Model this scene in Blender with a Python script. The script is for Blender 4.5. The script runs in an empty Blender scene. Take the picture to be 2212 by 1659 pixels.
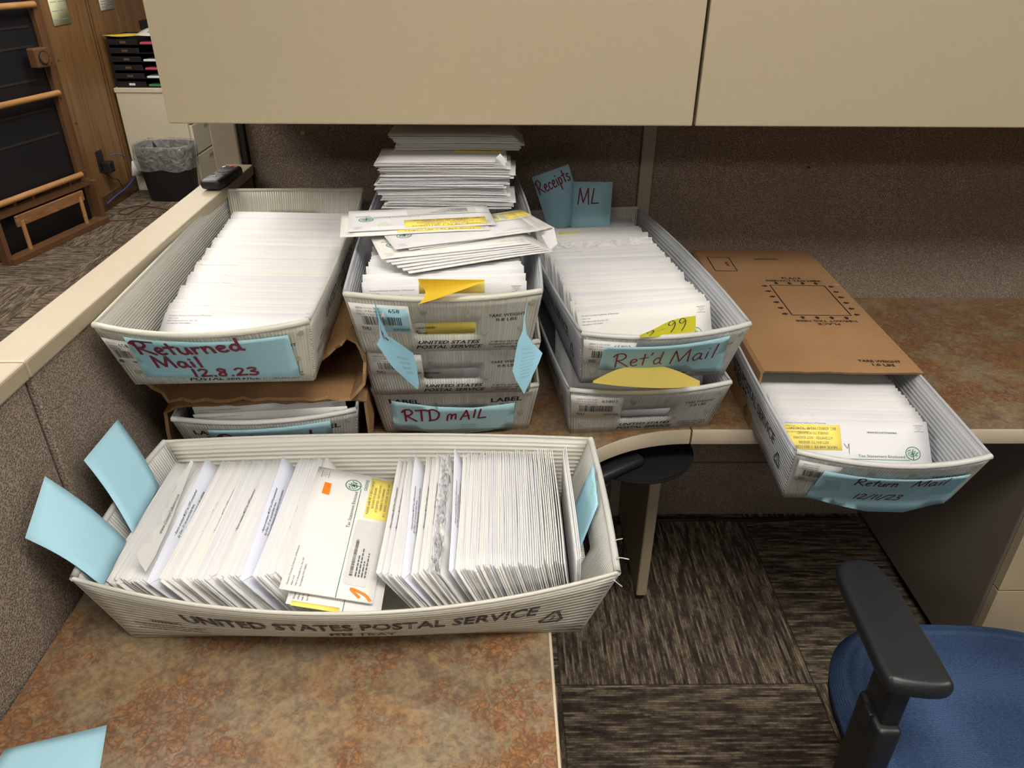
import bpy, bmesh, math, random
from mathutils import Vector, Matrix, Euler
from mathutils.geometry import delaunay_2d_cdt
PI = math.pi
random.seed(11)
SC = bpy.context.scene
COL = SC.collection

# ------------------------------------------------------------------ camera
F_PX, PITCH, YAW, ROLL, CAM_Z = 1617.8, 0.524910646, 0.0188810951, 0.00918955, 1.52
def camera():
    f = Vector((math.sin(YAW)*math.cos(PITCH), math.cos(YAW)*math.cos(PITCH), -math.sin(PITCH)))
    r = Vector((math.cos(YAW), -math.sin(YAW), 0)); u = r.cross(f)
    r2 = math.cos(ROLL)*r + math.sin(ROLL)*u; u2 = -math.sin(ROLL)*r + math.cos(ROLL)*u
    cd = bpy.data.cameras.new('camera'); cd.sensor_fit = 'HORIZONTAL'; cd.sensor_width = 36
    cd.lens = F_PX/2212*36; cd.clip_start = .02; cd.clip_end = 60
    o = bpy.data.objects.new('camera', cd); COL.objects.link(o)
    m = Matrix((r2, u2, -f)).transposed().to_4x4(); m.translation = (0, 0, CAM_Z)
    o.matrix_world = m; SC.camera = o
camera()
SC.view_settings.view_transform = 'Standard'; SC.view_settings.look = 'None'
SC.view_settings.gamma = 1; SC.view_settings.use_curve_mapping = False
SC.view_settings.exposure = 0.2
SC.cycles.use_denoising = True
SC.cycles.max_bounces = 8; SC.cycles.diffuse_bounces = 5; SC.cycles.transmission_bounces = 6
SC.cycles.sample_clamp_indirect = 6
# soft light from the rest of the office
W = bpy.data.worlds.new('office_surroundings'); SC.world = W; W.use_nodes = True
W.node_tree.nodes['Background'].inputs[0].default_value = (1.0, .93, .82, 1)
W.node_tree.nodes['Background'].inputs[1].default_value = .09
LAMP = 17.5                                  # strength of the ceiling light diffusers
LIGHTS = [(.30, .02), (2.7, .02), (-1.9, 1.2), (-1.4, 4.4), (-.5, -2.1), (-1.7, 2.8)]  # last one is an added fill light, brightening the back-left floor and wall

# ------------------------------------------------------------------ node helpers
class NT:
    def __init__(s, name):
        s.m = bpy.data.materials.new(name); s.m.use_nodes = True; s.t = s.m.node_tree
        s.b = s.t.nodes['Principled BSDF']; s.out = s.t.nodes['Material Output']
    def n(s, ty, **kw):
        x = s.t.nodes.new(ty)
        for k, v in kw.items():
            if k.startswith('i_'):
                x.inputs[k[2:].replace('_', ' ')].default_value = v
            else: setattr(x, k, v)
        return x
    def l(s, a, b): s.t.links.new(a, b)
    def val(s, x, sock):
        if hasattr(x, 'links') or isinstance(x, bpy.types.NodeSocket): s.l(x, sock)
        else: sock.default_value = x
    def math(s, op, a, b=0.0, c=0.0):
        x = s.n('ShaderNodeMath', operation=op); s.val(a, x.inputs[0]); s.val(b, x.inputs[1])
        if op in ('MULTIPLY_ADD', 'COMPARE'): s.val(c, x.inputs[2])
        return x.outputs[0]
    def mix(s, f, a, b, mode='MIX'):
        x = s.n('ShaderNodeMix', data_type='RGBA', blend_type=mode)
        s.val(f, x.inputs[0])
        for v, k in ((a, 6), (b, 7)):
            if isinstance(v, tuple): x.inputs[k].default_value = (*v[:3], 1)
            else: s.l(v, x.inputs[k])
        return x.outputs[2]
    def ramp(s, f, *stops, interp='LINEAR'):
        x = s.n('ShaderNodeValToRGB'); s.l(f, x.inputs[0]); cr = x.color_ramp; cr.interpolation = interp
        while len(cr.elements) < len(stops): cr.elements.new(.5)
        for e, (p, c) in zip(cr.elements, stops):
            e.position = p; e.color = (*c, 1) if isinstance(c, tuple) else (c, c, c, 1)
        return x.outputs[0]
    def coord(s, kind='Object', scale=None):
        o = s.n('ShaderNodeTexCoord').outputs[kind]
        if scale is None: return o
        mp = s.n('ShaderNodeMapping'); mp.inputs['Scale'].default_value = scale; s.l(o, mp.inputs[0]); return mp.outputs[0]
    def pos(s, scale=None, off=None):
        o = s.n('ShaderNodeNewGeometry').outputs['Position']
        if scale is None: return o
        mp = s.n('ShaderNodeMapping'); mp.inputs['Scale'].default_value = scale
        if off: mp.inputs['Location'].default_value = off
        s.l(o, mp.inputs[0]); return mp.outputs[0]
    def noise(s, vec, scale, detail=4, rough=.55, dist=0.0):
        x = s.n('ShaderNodeTexNoise'); s.l(vec, x.inputs['Vector'])
        x.inputs['Scale'].default_value = scale; x.inputs['Detail'].default_value = detail
        x.inputs['Roughness'].default_value = rough; x.inputs['Distortion'].default_value = dist
        return x.outputs[0]
    def voro(s, vec, scale, feature='F1', rnd=1.0):
        x = s.n('ShaderNodeTexVoronoi', feature=feature); s.l(vec, x.inputs['Vector'])
        x.inputs['Scale'].default_value = scale; x.inputs['Randomness'].default_value = rnd
        return x.outputs['Distance']
    def bump(s, h, strength=.3, dist=.001):
        x = s.n('ShaderNodeBump'); x.inputs['Strength'].default_value = strength; x.inputs['Distance'].default_value = dist
        s.l(h, x.inputs['Height']); s.l(x.outputs[0], s.b.inputs['Normal']); return x.outputs[0]
    def set(s, col=None, rough=None, metal=None, spec=None):
        if col is not None: s.val((*col, 1) if isinstance(col, tuple) else col, s.b.inputs['Base Color'])
        if rough is not None: s.val(rough, s.b.inputs['Roughness'])
        if metal is not None: s.b.inputs['Metallic'].default_value = metal
        if spec is not None: s.b.inputs['Specular IOR Level'].default_value = spec
        return s.m
def plain(name, col, rough=.5, metal=0, spec=.5, var=.06, scale=60):
    n = NT(name); c = n.coord('Object')
    f = n.noise(c, scale, 3)
    col2 = tuple(x*(1-var*2) for x in col); col1 = tuple(min(1, x*(1+var)) for x in col)
    return n.set(n.mix(f, col2, col1), rough, metal, spec)

def mat_paper(name, a, b, trans=.0):
    n = NT(name); r = n.n('ShaderNodeObjectInfo').outputs['Random']
    c = n.mix(r, a, b); f = n.noise(n.coord('Object'), 400, 2)
    c = n.mix(n.math('MULTIPLY', f, .08), c, (.6, .6, .6))
    n.set(c, .75, 0, .2)
    if trans:
        t = n.n('ShaderNodeBsdfTranslucent'); n.l(c, t.inputs[0]); mx = n.n('ShaderNodeMixShader'); mx.inputs[0].default_value = trans
        n.l(n.b.outputs[0], mx.inputs[1]); n.l(t.outputs[0], mx.inputs[2]); n.l(mx.outputs[0], n.out.inputs[0])
    return n.m
def mat_coro(name, axis, base, stain, trans=.22, period=.0046):
    n = NT(name); uv = n.n('ShaderNodeUVMap').outputs[0]
    sp = n.n('ShaderNodeSeparateXYZ'); n.l(uv, sp.inputs[0])
    w = n.math('SINE', n.math('MULTIPLY', sp.outputs[axis], 2*PI/period))
    rib = n.math('MULTIPLY_ADD', w, .5, .5)
    mp = n.n('ShaderNodeMapping'); n.l(uv, mp.inputs[0])
    mp.inputs['Scale'].default_value = (300, 9, 1) if axis == 0 else (9, 300, 1)
    st = n.noise(mp.outputs[0], 1.0, 4, .6)
    big = n.noise(n.pos(), 14, 4, .6)
    wn = n.n('ShaderNodeTexWhiteNoise', noise_dimensions='1D'); n.l(n.math('FLOOR', n.math('DIVIDE', sp.outputs[axis], period)), wn.inputs['W'])
    c = n.mix(n.math('POWER', rib, 5.0), base, tuple(min(.93, x*1.16) for x in base))
    c = n.mix(n.math('MULTIPLY', wn.outputs['Value'], .55), c, tuple(x*.80 for x in base))
    c = n.mix(n.ramp(st, (.5, 0.0), (.75, .5)), c, tuple(x*.82 for x in base))
    c = n.mix(n.ramp(big, (.5, 0.0), (.8, .75)), c, stain)
    n.set(c, .34, 0, .5); nb = n.bump(rib, .55, .0016)
    t = n.n('ShaderNodeBsdfTranslucent'); n.l(c, t.inputs[0]); n.l(nb, t.inputs['Normal'])
    mx = n.n('ShaderNodeMixShader'); mx.inputs[0].default_value = trans
    n.l(n.b.outputs[0], mx.inputs[1]); n.l(t.outputs[0], mx.inputs[2]); n.l(mx.outputs[0], n.out.inputs[0])
    return n.m
def mat_ink(name, col, streak=.0, rough=.6):
    n = NT(name)
    c = col
    if streak:
        f = n.noise(n.pos((60, 60, 700)), 1.0, 3, .6)
        c = n.mix(n.ramp(f, (.50, 0.0), (.64, streak)), col, (.55, .53, .48))
    return n.set(c, rough, 0, .3)
def mat_laminate():
    n = NT('rust_stone_laminate'); p = n.pos()
    warp = n.n('ShaderNodeTexNoise'); n.l(p, warp.inputs[0]); warp.inputs['Scale'].default_value = 60; warp.inputs['Detail'].default_value = 3
    vm = n.n('ShaderNodeVectorMath', operation='SCALE'); n.l(warp.outputs['Color'], vm.inputs[0]); vm.inputs['Scale'].default_value = .016
    va = n.n('ShaderNodeVectorMath', operation='ADD'); n.l(p, va.inputs[0]); n.l(vm.outputs[0], va.inputs[1]); wp = va.outputs[0]
    big = n.noise(p, 4.2, 5, .6, .6); med = n.noise(p, 13, 6, .62, .8); fine = n.noise(p, 120, 5, .7)
    base = n.ramp(big, (.32, (.20, .155, .115)), (.45, (.27, .205, .135)), (.56, (.31, .215, .115)), (.70, (.26, .16, .085)))
    base = n.mix(n.ramp(med, (.42, 0.0), (.60, .8)), base, (.31, .265, .195))
    org = n.noise(n.pos((1, 1, 1), (3.1, 1.7, 0)), 7.5, 6, .68, .5)
    base = n.mix(n.ramp(org, (.52, 0.0), (.66, .75)), base, (.37, .165, .055))
    prp = n.noise(n.pos((1, 1, 1), (7.3, 4.2, 0)), 16, 7, .72, .8)
    base = n.mix(n.ramp(prp, (.53, 0.0), (.64, .75)), base, (.13, .095, .085))
    mot = n.noise(p, 55, 6, .75, .6)
    base = n.mix(n.ramp(mot, (.50, 0.0), (.62, .6)), base, (.42, .30, .15)); base = n.mix(n.ramp(mot, (.36, .65), (.48, 0.0)), base, (.14, .085, .055))
    clus = n.noise(n.pos((1, 1, 1), (1.3, 9.2, 0)), 9.0, 5, .65)
    for sc, lo, hi, k in ((70, .49, .54, 1.0), (130, .45, .53, .9)):
        v = n.voro(wp, sc)
        ring = n.ramp(v, (.34, 0.0), (.46, 1.0), (.50, 1.0), (.60, 0.0)); ins = n.ramp(v, (.30, 1.0), (.48, 0.0))
        mask = n.ramp(clus, (lo, 0.0), (hi, k))
        base = n.mix(n.math('MULTIPLY', n.math('MULTIPLY', ins, mask), .5), base, (.37, .16, .055))
        base = n.mix(n.math('MULTIPLY', n.math('MULTIPLY', ring, mask), .75), base, (.17, .065, .028))
    crk = n.ramp(n.voro(wp, 95, 'DISTANCE_TO_EDGE'), (.0, .55), (.06, 0.0))
    base = n.mix(n.math('MULTIPLY', crk, n.ramp(clus, (.40, .8), (.52, .0))), base, (.42, .33, .20))
    base = n.mix(n.ramp(fine, (.38, .45), (.55, 0.0)), base, (.12, .08, .05))
    base = n.mix(n.ramp(fine, (.58, 0.0), (.72, .4)), base, (.50, .38, .22))
    base = n.mix(1.0, base, (.74, .71, .66), 'MULTIPLY')
    n.set(base, n.ramp(fine, (.3, .30), (.7, .42)), 0, .5); n.bump(fine, .12, .0006)
    return n.m
def mat_carpet():
    n = NT('carpet_tiles'); T = .61
    sp = n.n('ShaderNodeSeparateXYZ'); n.l(n.pos(), sp.inputs[0])
    x = n.math('DIVIDE', n.math('SUBTRACT', sp.outputs[0], .755), T); y = n.math('DIVIDE', n.math('SUBTRACT', sp.outputs[1], 1.187), T)
    par = n.math('MODULO', n.math('ADD', n.math('ADD', n.math('FLOOR', x), n.math('FLOOR', y)), 1000.0), 2.0)
    inv = n.math('SUBTRACT', 1.0, par)
    def pick(a, b): return n.math('ADD', n.math('MULTIPLY', a, par), n.math('MULTIPLY', b, inv))
    ac = pick(sp.outputs[0], sp.outputs[1]); al = pick(sp.outputs[1], sp.outputs[0])
    def vec(sa, sl):
        cb = n.n('ShaderNodeCombineXYZ'); n.l(n.math('MULTIPLY', ac, sa), cb.inputs[0]); n.l(n.math('MULTIPLY', al, sl), cb.inputs[1])
        n.l(par, cb.inputs[2]); return cb.outputs[0]
    wob = n.noise(vec(3, 16), 1, 1, .5)
    row = n.math('DIVIDE', n.math('ADD', ac, n.math('MULTIPLY', wob, .004)), .0060)
    ri = n.math('FLOOR', row); fr = n.math('FRACT', row)
    cb = n.n('ShaderNodeCombineXYZ'); n.l(n.math('MULTIPLY', ri, 7.31), cb.inputs[0]); n.l(n.math('MULTIPLY', al, 9), cb.inputs[1]); n.l(par, cb.inputs[2])
    s1 = n.noise(cb.outputs[0], 1, 4, .65); s2 = n.noise(vec(30, 3.0), 1, 2, .5); s3 = n.noise(n.pos(), 330, 3, .65)
    c = n.ramp(s1, (.38, (.045, .034, .027)), (.47, (.11, .083, .062)), (.53, (.22, .172, .12)), (.63, (.40, .32, .225)))
    c = n.mix(n.ramp(s2, (.38, .35), (.58, 0.0)), c, (.075, .058, .046))
    gro = n.ramp(n.math('ABSOLUTE', n.math('SUBTRACT', fr, .5)), (.32, 0.0), (.5, .6))
    c = n.mix(gro, c, (.020, .016, .013))
    c = n.mix(n.ramp(s3, (.35, .55), (.6, 0.0)), c, (.022, .018, .015))
    fx = n.math('ABSOLUTE', n.math('SUBTRACT', n.math('FRACT', x), .5)); fy = n.math('ABSOLUTE', n.math('SUBTRACT', n.math('FRACT', y), .5))
    seam = n.math('GREATER_THAN', n.math('MAXIMUM', fx, fy), .4965)
    c = n.mix(n.math('MULTIPLY', seam, .6), c, (.02, .016, .013))
    n.set(c, .95, 0, .1); n.bump(n.math('ADD', s1, s3), .6, .003)
    return n.m
def mat_fabric():
    n = NT('woven_partition_fabric'); p = n.pos()
    v = n.voro(p, 420); f = n.noise(p, 700, 2, .6); b = n.noise(p, 6, 3)
    c = n.ramp(n.math('MULTIPLY_ADD', f, .6, n.math('MULTIPLY', v, .5)), (.36, (.075, .056, .045)), (.52, (.20, .155, .125)), (.66, (.34, .275, .225)))
    c = n.mix(n.ramp(b, (.4, 0.0), (.7, .35)), c, (.17, .13, .085))
    n.set(c, .95, 0, .1); n.bump(v, .5, .0015)
    return n.m
def mat_wood(name, dark, light, vert=True, sc=1):
    n = NT(name); p = n.pos((14*sc, 14*sc, .9*sc) if vert else (2*sc, 2*sc, 18*sc))
    g = n.noise(p, 1.3, 6, .6, 1.5); c = n.ramp(g, (.3, dark), (.7, light))
    return n.set(c, .42, 0, .4)
def mat_card():
    n = NT('brown_cardboard'); p = n.coord('Object')
    f = n.noise(p, 9, 5, .6); g = n.noise(p, 160, 3)
    c = n.mix(f, (.27, .15, .07), (.38, .222, .108)); c = n.mix(n.math('MULTIPLY', g, .25), c, (.19, .10, .045))
    n.set(c, .8, 0, .2); n.bump(f, .2, .002); return n.m
def mat_mesh_fabric():
    n = NT('blue_seat_mesh'); p = n.coord('Object', (1, 1, 1)); v = n.voro(p, 330, rnd=.25)
    c = n.ramp(v, (.15, (.060, .105, .20)), (.6, (.022, .042, .095)))
    n.set(c, .85, 0, .2); n.bump(v, .4, .001); return n.m
def mat_emit(name, col, s):
    n = NT(name); n.b.inputs['Emission Color'].default_value = (*col, 1); n.b.inputs['Emission Strength'].default_value = s
    return n.set(col, .6)
def mat_liner():
    n = NT('clear_bag_film'); c = n.coord('Object'); f = n.noise(c, 16, 3, .55, 2.0)
    n.set((.42, .42, .40), .18, 0, .6); n.bump(f, .9, .02)
    tr = n.n('ShaderNodeBsdfTransparent'); mx = n.n('ShaderNodeMixShader')
    n.l(n.ramp(f, (.40, .30), (.7, .55)), mx.inputs[0]); n.l(tr.outputs[0], mx.inputs[1]); n.l(n.b.outputs[0], mx.inputs[2]); n.l(mx.outputs[0], n.out.inputs[0])
    return n.m
M = dict(
 env=mat_paper('envelope_paper', (.63, .63, .665), (.715, .705, .67)), envblue=mat_paper('envelope_back_paper', (.64, .67, .79), (.72, .73, .78)),
 window=plain('envelope_window_film', (.60, .60, .59), .25), ink=mat_ink('grey_print', (.09, .09, .10)), green=mat_ink('green_print', (.03, .19, .13)),
 black=mat_ink('black_print', (.018, .018, .02)), tblack=mat_ink('worn_black_print', (.02, .02, .022), .5), red=mat_ink('dark_red_marker', (.19, .012, .035)),
 maroon=mat_ink('thin_maroon_marker', (.10, .008, .03)), orange=mat_ink('orange_highlighter', (.9, .2, .02)), lime=mat_ink('green_highlighter', (.25, .75, .15)),
 pen=mat_ink('black_pen', (.02, .02, .025)), faint=mat_ink('faint_stamp_ink', (.22, .30, .34)), ylw=mat_paper('yellow_label_paper', (.86, .68, .12), (.86, .70, .15)),
 note=mat_paper('yellow_note_paper', (.93, .70, .05), (.93, .72, .06), .2), notep=mat_paper('pale_yellow_note_paper', (.80, .66, .17), (.80, .67, .2), .2), notel=mat_paper('lime_yellow_note_paper', (.72, .68, .03), (.72, .69, .04), .2),
 blue=mat_paper('light_blue_paper', (.40, .69, .82), (.42, .71, .83), .15), sign=mat_paper('blue_sign_paper', (.31, .545, .625), (.34, .56, .63)), tape=mat_paper('taped_blue_paper', (.24, .45, .55), (.25, .46, .55)),
 lab=mat_paper('white_label_paper', (.66, .65, .62), (.70, .69, .66)), cu=mat_coro('corrugated_plastic_upright_flutes', 0, (.66, .65, .57), (.60, .58, .42)),
 cv=mat_coro('corrugated_plastic_long_flutes', 1, (.66, .65, .59), (.60, .59, .50)), bu=mat_coro('cool_corrugated_plastic_upright_flutes', 0, (.68, .68, .65), (.62, .61, .55)),
 bv=mat_coro('cool_corrugated_plastic_long_flutes', 1, (.64, .665, .71), (.62, .64, .66), .3, .0075), cvw=mat_coro('wide_corrugated_plastic_long_flutes', 1, (.72, .70, .63), (.64, .61, .51), .24, .0068),
 rivet=plain('grey_plastic_rivet', (.24, .23, .175), .4), card=mat_card(), cardedge=plain('torn_cardboard_edge', (.34, .205, .10), .9, 0, .1, .25, 300),
 lam=mat_laminate(), carpet=mat_carpet(), fabric=mat_fabric(), beige=plain('beige_enamel', (.42, .35, .24), .42, 0, .4, .02), edge=plain('beige_edge_band', (.50, .42, .31), .4, 0, .5, .03),
 taupe=plain('shade_darkened_enamel', (.17, .148, .118), .42, 0, .4, .03), cap=plain('beige_cap_metal', (.39, .325, .225), .38, 0, .5, .03), trimg=plain('taupe_trim_metal', (.33, .285, .225), .45), dark=plain('dark_frame_plastic', (.02, .018, .016), .5), cream=plain('cream_enamel', (.60, .54, .41), .4, 0, .5, .03),  # taupe: under-desk shade put into the pedestal body colour
 wood=mat_wood('oak_wall_panelling', (.14, .070, .025), (.29, .155, .058)), wooddk=mat_wood('dark_baseboard_wood', (.06, .03, .013), (.13, .067, .028), False), bronze=plain('bronze_metal', (.21, .105, .05), .38, .45), rail=mat_wood('honey_wood_rail', (.32, .16, .055), (.46, .25, .10), False),
 plate=mat_wood('grained_plate', (.17, .075, .03), (.36, .18, .08), False, 3), blackp=plain('black_plastic', (.013, .013, .014), .42), blackm=plain('black_board', (.008, .008, .010), .45), soft=plain('soft_black_armrest', (.015, .016, .018), .40, 0, .5, .15, 200),
 seat=mat_mesh_fabric(), liner=mat_liner(), chrome=plain('bright_steel', (.6, .6, .6), .25, 1), ceil=plain('ceiling_tile', (.72, .70, .66), .9), lamp=mat_emit('lit_diffuser', (1.0, .95, .87), LAMP), white=plain('white_paint', (.75, .75, .72), .5),
 pink=plain('pink_paper', (.5, .06, .12), .7), bluec=plain('blue_cable_jacket', (.07, .10, .42), .4), brownc=plain('brown_cord_jacket', (.11, .05, .025), .5), redb=plain('red_button', (.6, .05, .03), .4), greenp=plain('green_folder', (.03, .2, .06), .6), cream2=mat_paper('pale_notice_paper', (.82, .82, .52), (.84, .84, .54)))

# ------------------------------------------------------------------ mesh helpers
def mk(name, bm, mats, parent=None, smooth=False, recenter=None):
    if not isinstance(mats, (list, tuple)): mats = [mats]
    if recenter is None: recenter = parent is None
    loc = Vector((0, 0, 0))
    if recenter and len(bm.verts):
        lo = Vector([min(v.co[i] for v in bm.verts) for i in range(3)]); hi = Vector([max(v.co[i] for v in bm.verts) for i in range(3)])
        loc = Vector(((lo.x+hi.x)/2, (lo.y+hi.y)/2, lo.z)); bmesh.ops.translate(bm, verts=bm.verts, vec=-loc)
    me = bpy.data.meshes.new(name); bm.to_mesh(me); bm.free()
    for m in mats: me.materials.append(M[m] if isinstance(m, str) else m)
    if smooth:
        for p in me.polygons: p.use_smooth = True
        if smooth != 2: me.set_sharp_from_angle(angle=math.radians(40))
    o = bpy.data.objects.new(name, me); COL.objects.link(o); o.location = loc
    if parent is not None: o.parent = parent
    return o
def tag(o, label, cat=None, group=None, kind=None):
    o['label'] = label
    if cat: o['category'] = cat
    if group: o['group'] = group
    if kind: o['kind'] = kind
    return o
def struct(name, bm, mats, **k):
    o = mk(name, bm, mats, **k); o['kind'] = 'structure'; return o
def thing(name, label, cat, loc=(0, 0, 0), rz=0, group=None, rx=0, ry=0):
    o = bpy.data.objects.new(name, None); o.empty_display_size = .05; COL.objects.link(o); o.location = loc; o.rotation_euler = (rx, ry, rz)
    return tag(o, label, cat, group)
def B(): return bmesh.new()
def box(bm, c, s, bev=0, seg=2, rot=None, mi=0):
    m = Matrix.Translation(c)
    if rot is not None: m = m @ rot.to_4x4()
    m = m @ Matrix.Diagonal((*s, 1))
    r = bmesh.ops.create_cube(bm, size=1, matrix=m)
    fs = {f for v in r['verts'] for f in v.link_faces}
    for f in fs: f.material_index = mi
    if bev:
        es = list({e for v in r['verts'] for e in v.link_edges})
        bmesh.ops.bevel(bm, geom=es, offset=bev, segments=seg, profile=.5, affect='EDGES', clamp_overlap=True, material=mi)
    return bm
def b2(bm, lo, hi, bev=0, seg=2, mi=0):
    return box(bm, [(a+b)/2 for a, b in zip(lo, hi)], [abs(b-a) for a, b in zip(lo, hi)], bev, seg, None, mi)
def cyl(bm, p0, p1, r, r2=None, seg=20, mi=0):
    p0, p1 = Vector(p0), Vector(p1); d = p1-p0
    m = Matrix.Translation((p0+p1)/2) @ d.to_track_quat('Z', 'Y').to_matrix().to_4x4()
    q = bmesh.ops.create_cone(bm, cap_ends=True, segments=seg, radius1=r, radius2=r if r2 is None else r2, depth=d.length, matrix=m)
    for v in q['verts']:
        for f in v.link_faces: f.material_index = mi
    return bm
def crom(pts, n=6, closed=False):
    P = [Vector(p) for p in pts]
    if len(P) < 3: return P
    out = []
    L = len(P)
    for i in range(L-1):
        a = P[i-1] if i else P[0]*2-P[1]; b, c = P[i], P[i+1]; d = P[i+2] if i+2 < L else P[-1]*2-P[-2]
        for k in range(n):
            t = k/n
            out.append(.5*((2*b)+(c-a)*t+(2*a-5*b+4*c-d)*t*t+(3*b-a-3*c+d)*t**3))
    return out+[P[-1]]
def tube(bm, pts, r, seg=8, n=6, mi=0):
    P = crom([Vector(p) for p in pts], n) if len(pts) > 2 else [Vector(p) for p in pts]
    rings = []; up = Vector((0, 0, 1))
    for i, p in enumerate(P):
        t = (P[min(i+1, len(P)-1)]-P[max(i-1, 0)]).normalized()
        s = t.cross(up)
        if s.length < 1e-3: s = t.cross(Vector((1, 0, 0)))
        s.normalize(); w = s.cross(t); rr = r[min(i, len(r)-1)] if isinstance(r, list) else r
        rings.append([bm.verts.new(p+(s*math.cos(a)+w*math.sin(a))*rr) for a in [2*PI*k/seg for k in range(seg)]])
    for a, b in zip(rings, rings[1:]):
        for k in range(seg):
            f = bm.faces.new((a[k], a[(k+1) % seg], b[(k+1) % seg], b[k])); f.material_index = mi
    for rg, rev in ((rings[0], False), (rings[-1], True)):
        f = bm.faces.new(rg if not rev else rg[::-1]); f.material_index = mi
    return bm
def inside(p, poly):
    c = False; x, y = p; n = len(poly); j = n-1
    for i in range(n):
        xi, yi = poly[i]; xj, yj = poly[j]
        if (yi > y) != (yj > y) and x < (xj-xi)*(y-yi)/(yj-yi)+xi: c = not c
        j = i
    return c
def dens(poly, step):
    out = []
    for i, a in enumerate(poly):
        b = poly[(i+1) % len(poly)]; d = math.hypot(b[0]-a[0], b[1]-a[1]); k = max(1, int(math.ceil(d/step)))
        out += [(a[0]+(b[0]-a[0])*t/k, a[1]+(b[1]-a[1])*t/k) for t in range(k)]
    return out
def sheet(bm, outline, fn, thick, holes=(), step=.02, mi=0, mi_edge=None):
    """a sheet of real thickness over the surface fn(u, v, offset)"""
    loops = [dens(outline, step)]+[dens(h, min(step, .01)) for h in holes]
    pts = []; edges = []
    for lp in loops:
        b = len(pts); pts += lp; edges += [(b+i, b+(i+1) % len(lp)) for i in range(len(lp))]
    us = [p[0] for p in outline]; vs = [p[1] for p in outline]; nb = list(pts)
    nu = max(1, int((max(us)-min(us))/step)); nv = max(1, int((max(vs)-min(vs))/step))
    for i in range(1, nu):
        for j in range(1, nv):
            p = (min(us)+(max(us)-min(us))*i/nu, min(vs)+(max(vs)-min(vs))*j/nv)
            if inside(p, outline) and not any(inside(p, h) for h in holes) and all((p[0]-q[0])**2+(p[1]-q[1])**2 > (step*.4)**2 for q in nb): pts.append(p)
    V, E2, FF, _, _, _ = delaunay_2d_cdt([Vector(p) for p in pts], edges, [], 0, 1e-7)
    tris = []
    for f in FF:
        c = (sum(V[i][0] for i in f)/3, sum(V[i][1] for i in f)/3)
        if inside(c, outline) and not any(inside(c, h) for h in holes): tris.append(list(f))
    uvl = bm.loops.layers.uv.verify()
    top = [bm.verts.new(fn(p[0], p[1], thick/2)) for p in V]; bot = [bm.verts.new(fn(p[0], p[1], -thick/2)) for p in V]
    cnt = {}
    for f in tris:
        a = bm.faces.new([top[i] for i in f]); b = bm.faces.new([bot[i] for i in reversed(f)])
        for fc, ids in ((a, f), (b, list(reversed(f)))):
            fc.material_index = mi; fc.smooth = True
            for lp, i in zip(fc.loops, ids): lp[uvl].uv = (V[i][0], V[i][1])
        for k in range(3):
            e = (f[k], f[(k+1) % 3]); cnt.setdefault(tuple(sorted(e)), []).append(e)
    for ks, es in cnt.items():
        if len(es) == 1:
            i, j = es[0]; fc = bm.faces.new((top[j], top[i], bot[i], bot[j])); fc.material_index = mi if mi_edge is None else mi_edge
            for lp, q in zip(fc.loops, (j, i, i, j)): lp[uvl].uv = (V[q][0], V[q][1])
    bm.verts.ensure_lookup_table()
    for v in top+bot:
        if not v.link_faces: bm.verts.remove(v)
    return bm
def rect(u0, v0, u1, v1): return [(u0, v0), (u1, v0), (u1, v1), (u0, v1)]
def rrect(u0, v0, u1, v1, r, n=4):
    out = []
    for cx, cy, a0 in ((u1-r, v0+r, -PI/2), (u1-r, v1-r, 0), (u0+r, v1-r, PI/2), (u0+r, v0+r, PI)):
        out += [(cx+r*math.cos(a0+PI/2*k/n), cy+r*math.sin(a0+PI/2*k/n)) for k in range(n+1)]
    return out
# printing: built-in font turned into mesh and laid on a surface function
_tc = {}
def tgeo(s, bold=0.0, shear=0.0, res=2):
    k = (s, bold, shear, res)
    if k not in _tc:
        cu = bpy.data.curves.new('t', 'FONT'); cu.body = s; cu.offset = bold; cu.shear = shear; cu.resolution_u = res
        o = bpy.data.objects.new('t', cu); COL.objects.link(o); bpy.context.view_layer.update()
        me = bpy.data.meshes.new_from_object(o.evaluated_get(bpy.context.evaluated_depsgraph_get()))
        _tc[k] = ([(v.co.x, v.co.y) for v in me.vertices], [tuple(p.vertices) for p in me.polygons])
        bpy.data.objects.remove(o); bpy.data.curves.remove(cu); bpy.data.meshes.remove(me)
    return _tc[k]
CAPH = max(p[1] for p in tgeo('H')[0])
def put(bm, fn, s, u, v, h, w=None, ang=0, al='C', mi=0, bold=0.0, shear=0.0, off=.0006, res=2):
    """text with cap height h, its base line starting (or centred) at u, v; w squeezes or stretches it to that width"""
    vs, fs = tgeo(s, bold, shear, res)
    if not vs: return
    x0 = min(p[0] for p in vs); x1 = max(p[0] for p in vs); sy = h/CAPH; sx = sy if w is None else w/max(1e-6, x1-x0)
    d = {'L': x0, 'C': (x0+x1)/2, 'R': x1}[al]; c, sn = math.cos(ang), math.sin(ang)
    bv = []
    for x, y in vs:
        x = (x-d)*sx; y *= sy; bv.append(bm.verts.new(fn(u+x*c-y*sn, v+x*sn+y*c, off)))
    for f in fs:
        try: fc = bm.faces.new([bv[i] for i in f]); fc.material_index = mi
        except ValueError: pass
def patch(bm, fn, pts, mi, off=.0006, step=.03):
    vs = [bm.verts.new(fn(p[0], p[1], off)) for p in dens(pts, step)]
    f = bm.faces.new(vs); f.material_index = mi
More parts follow.
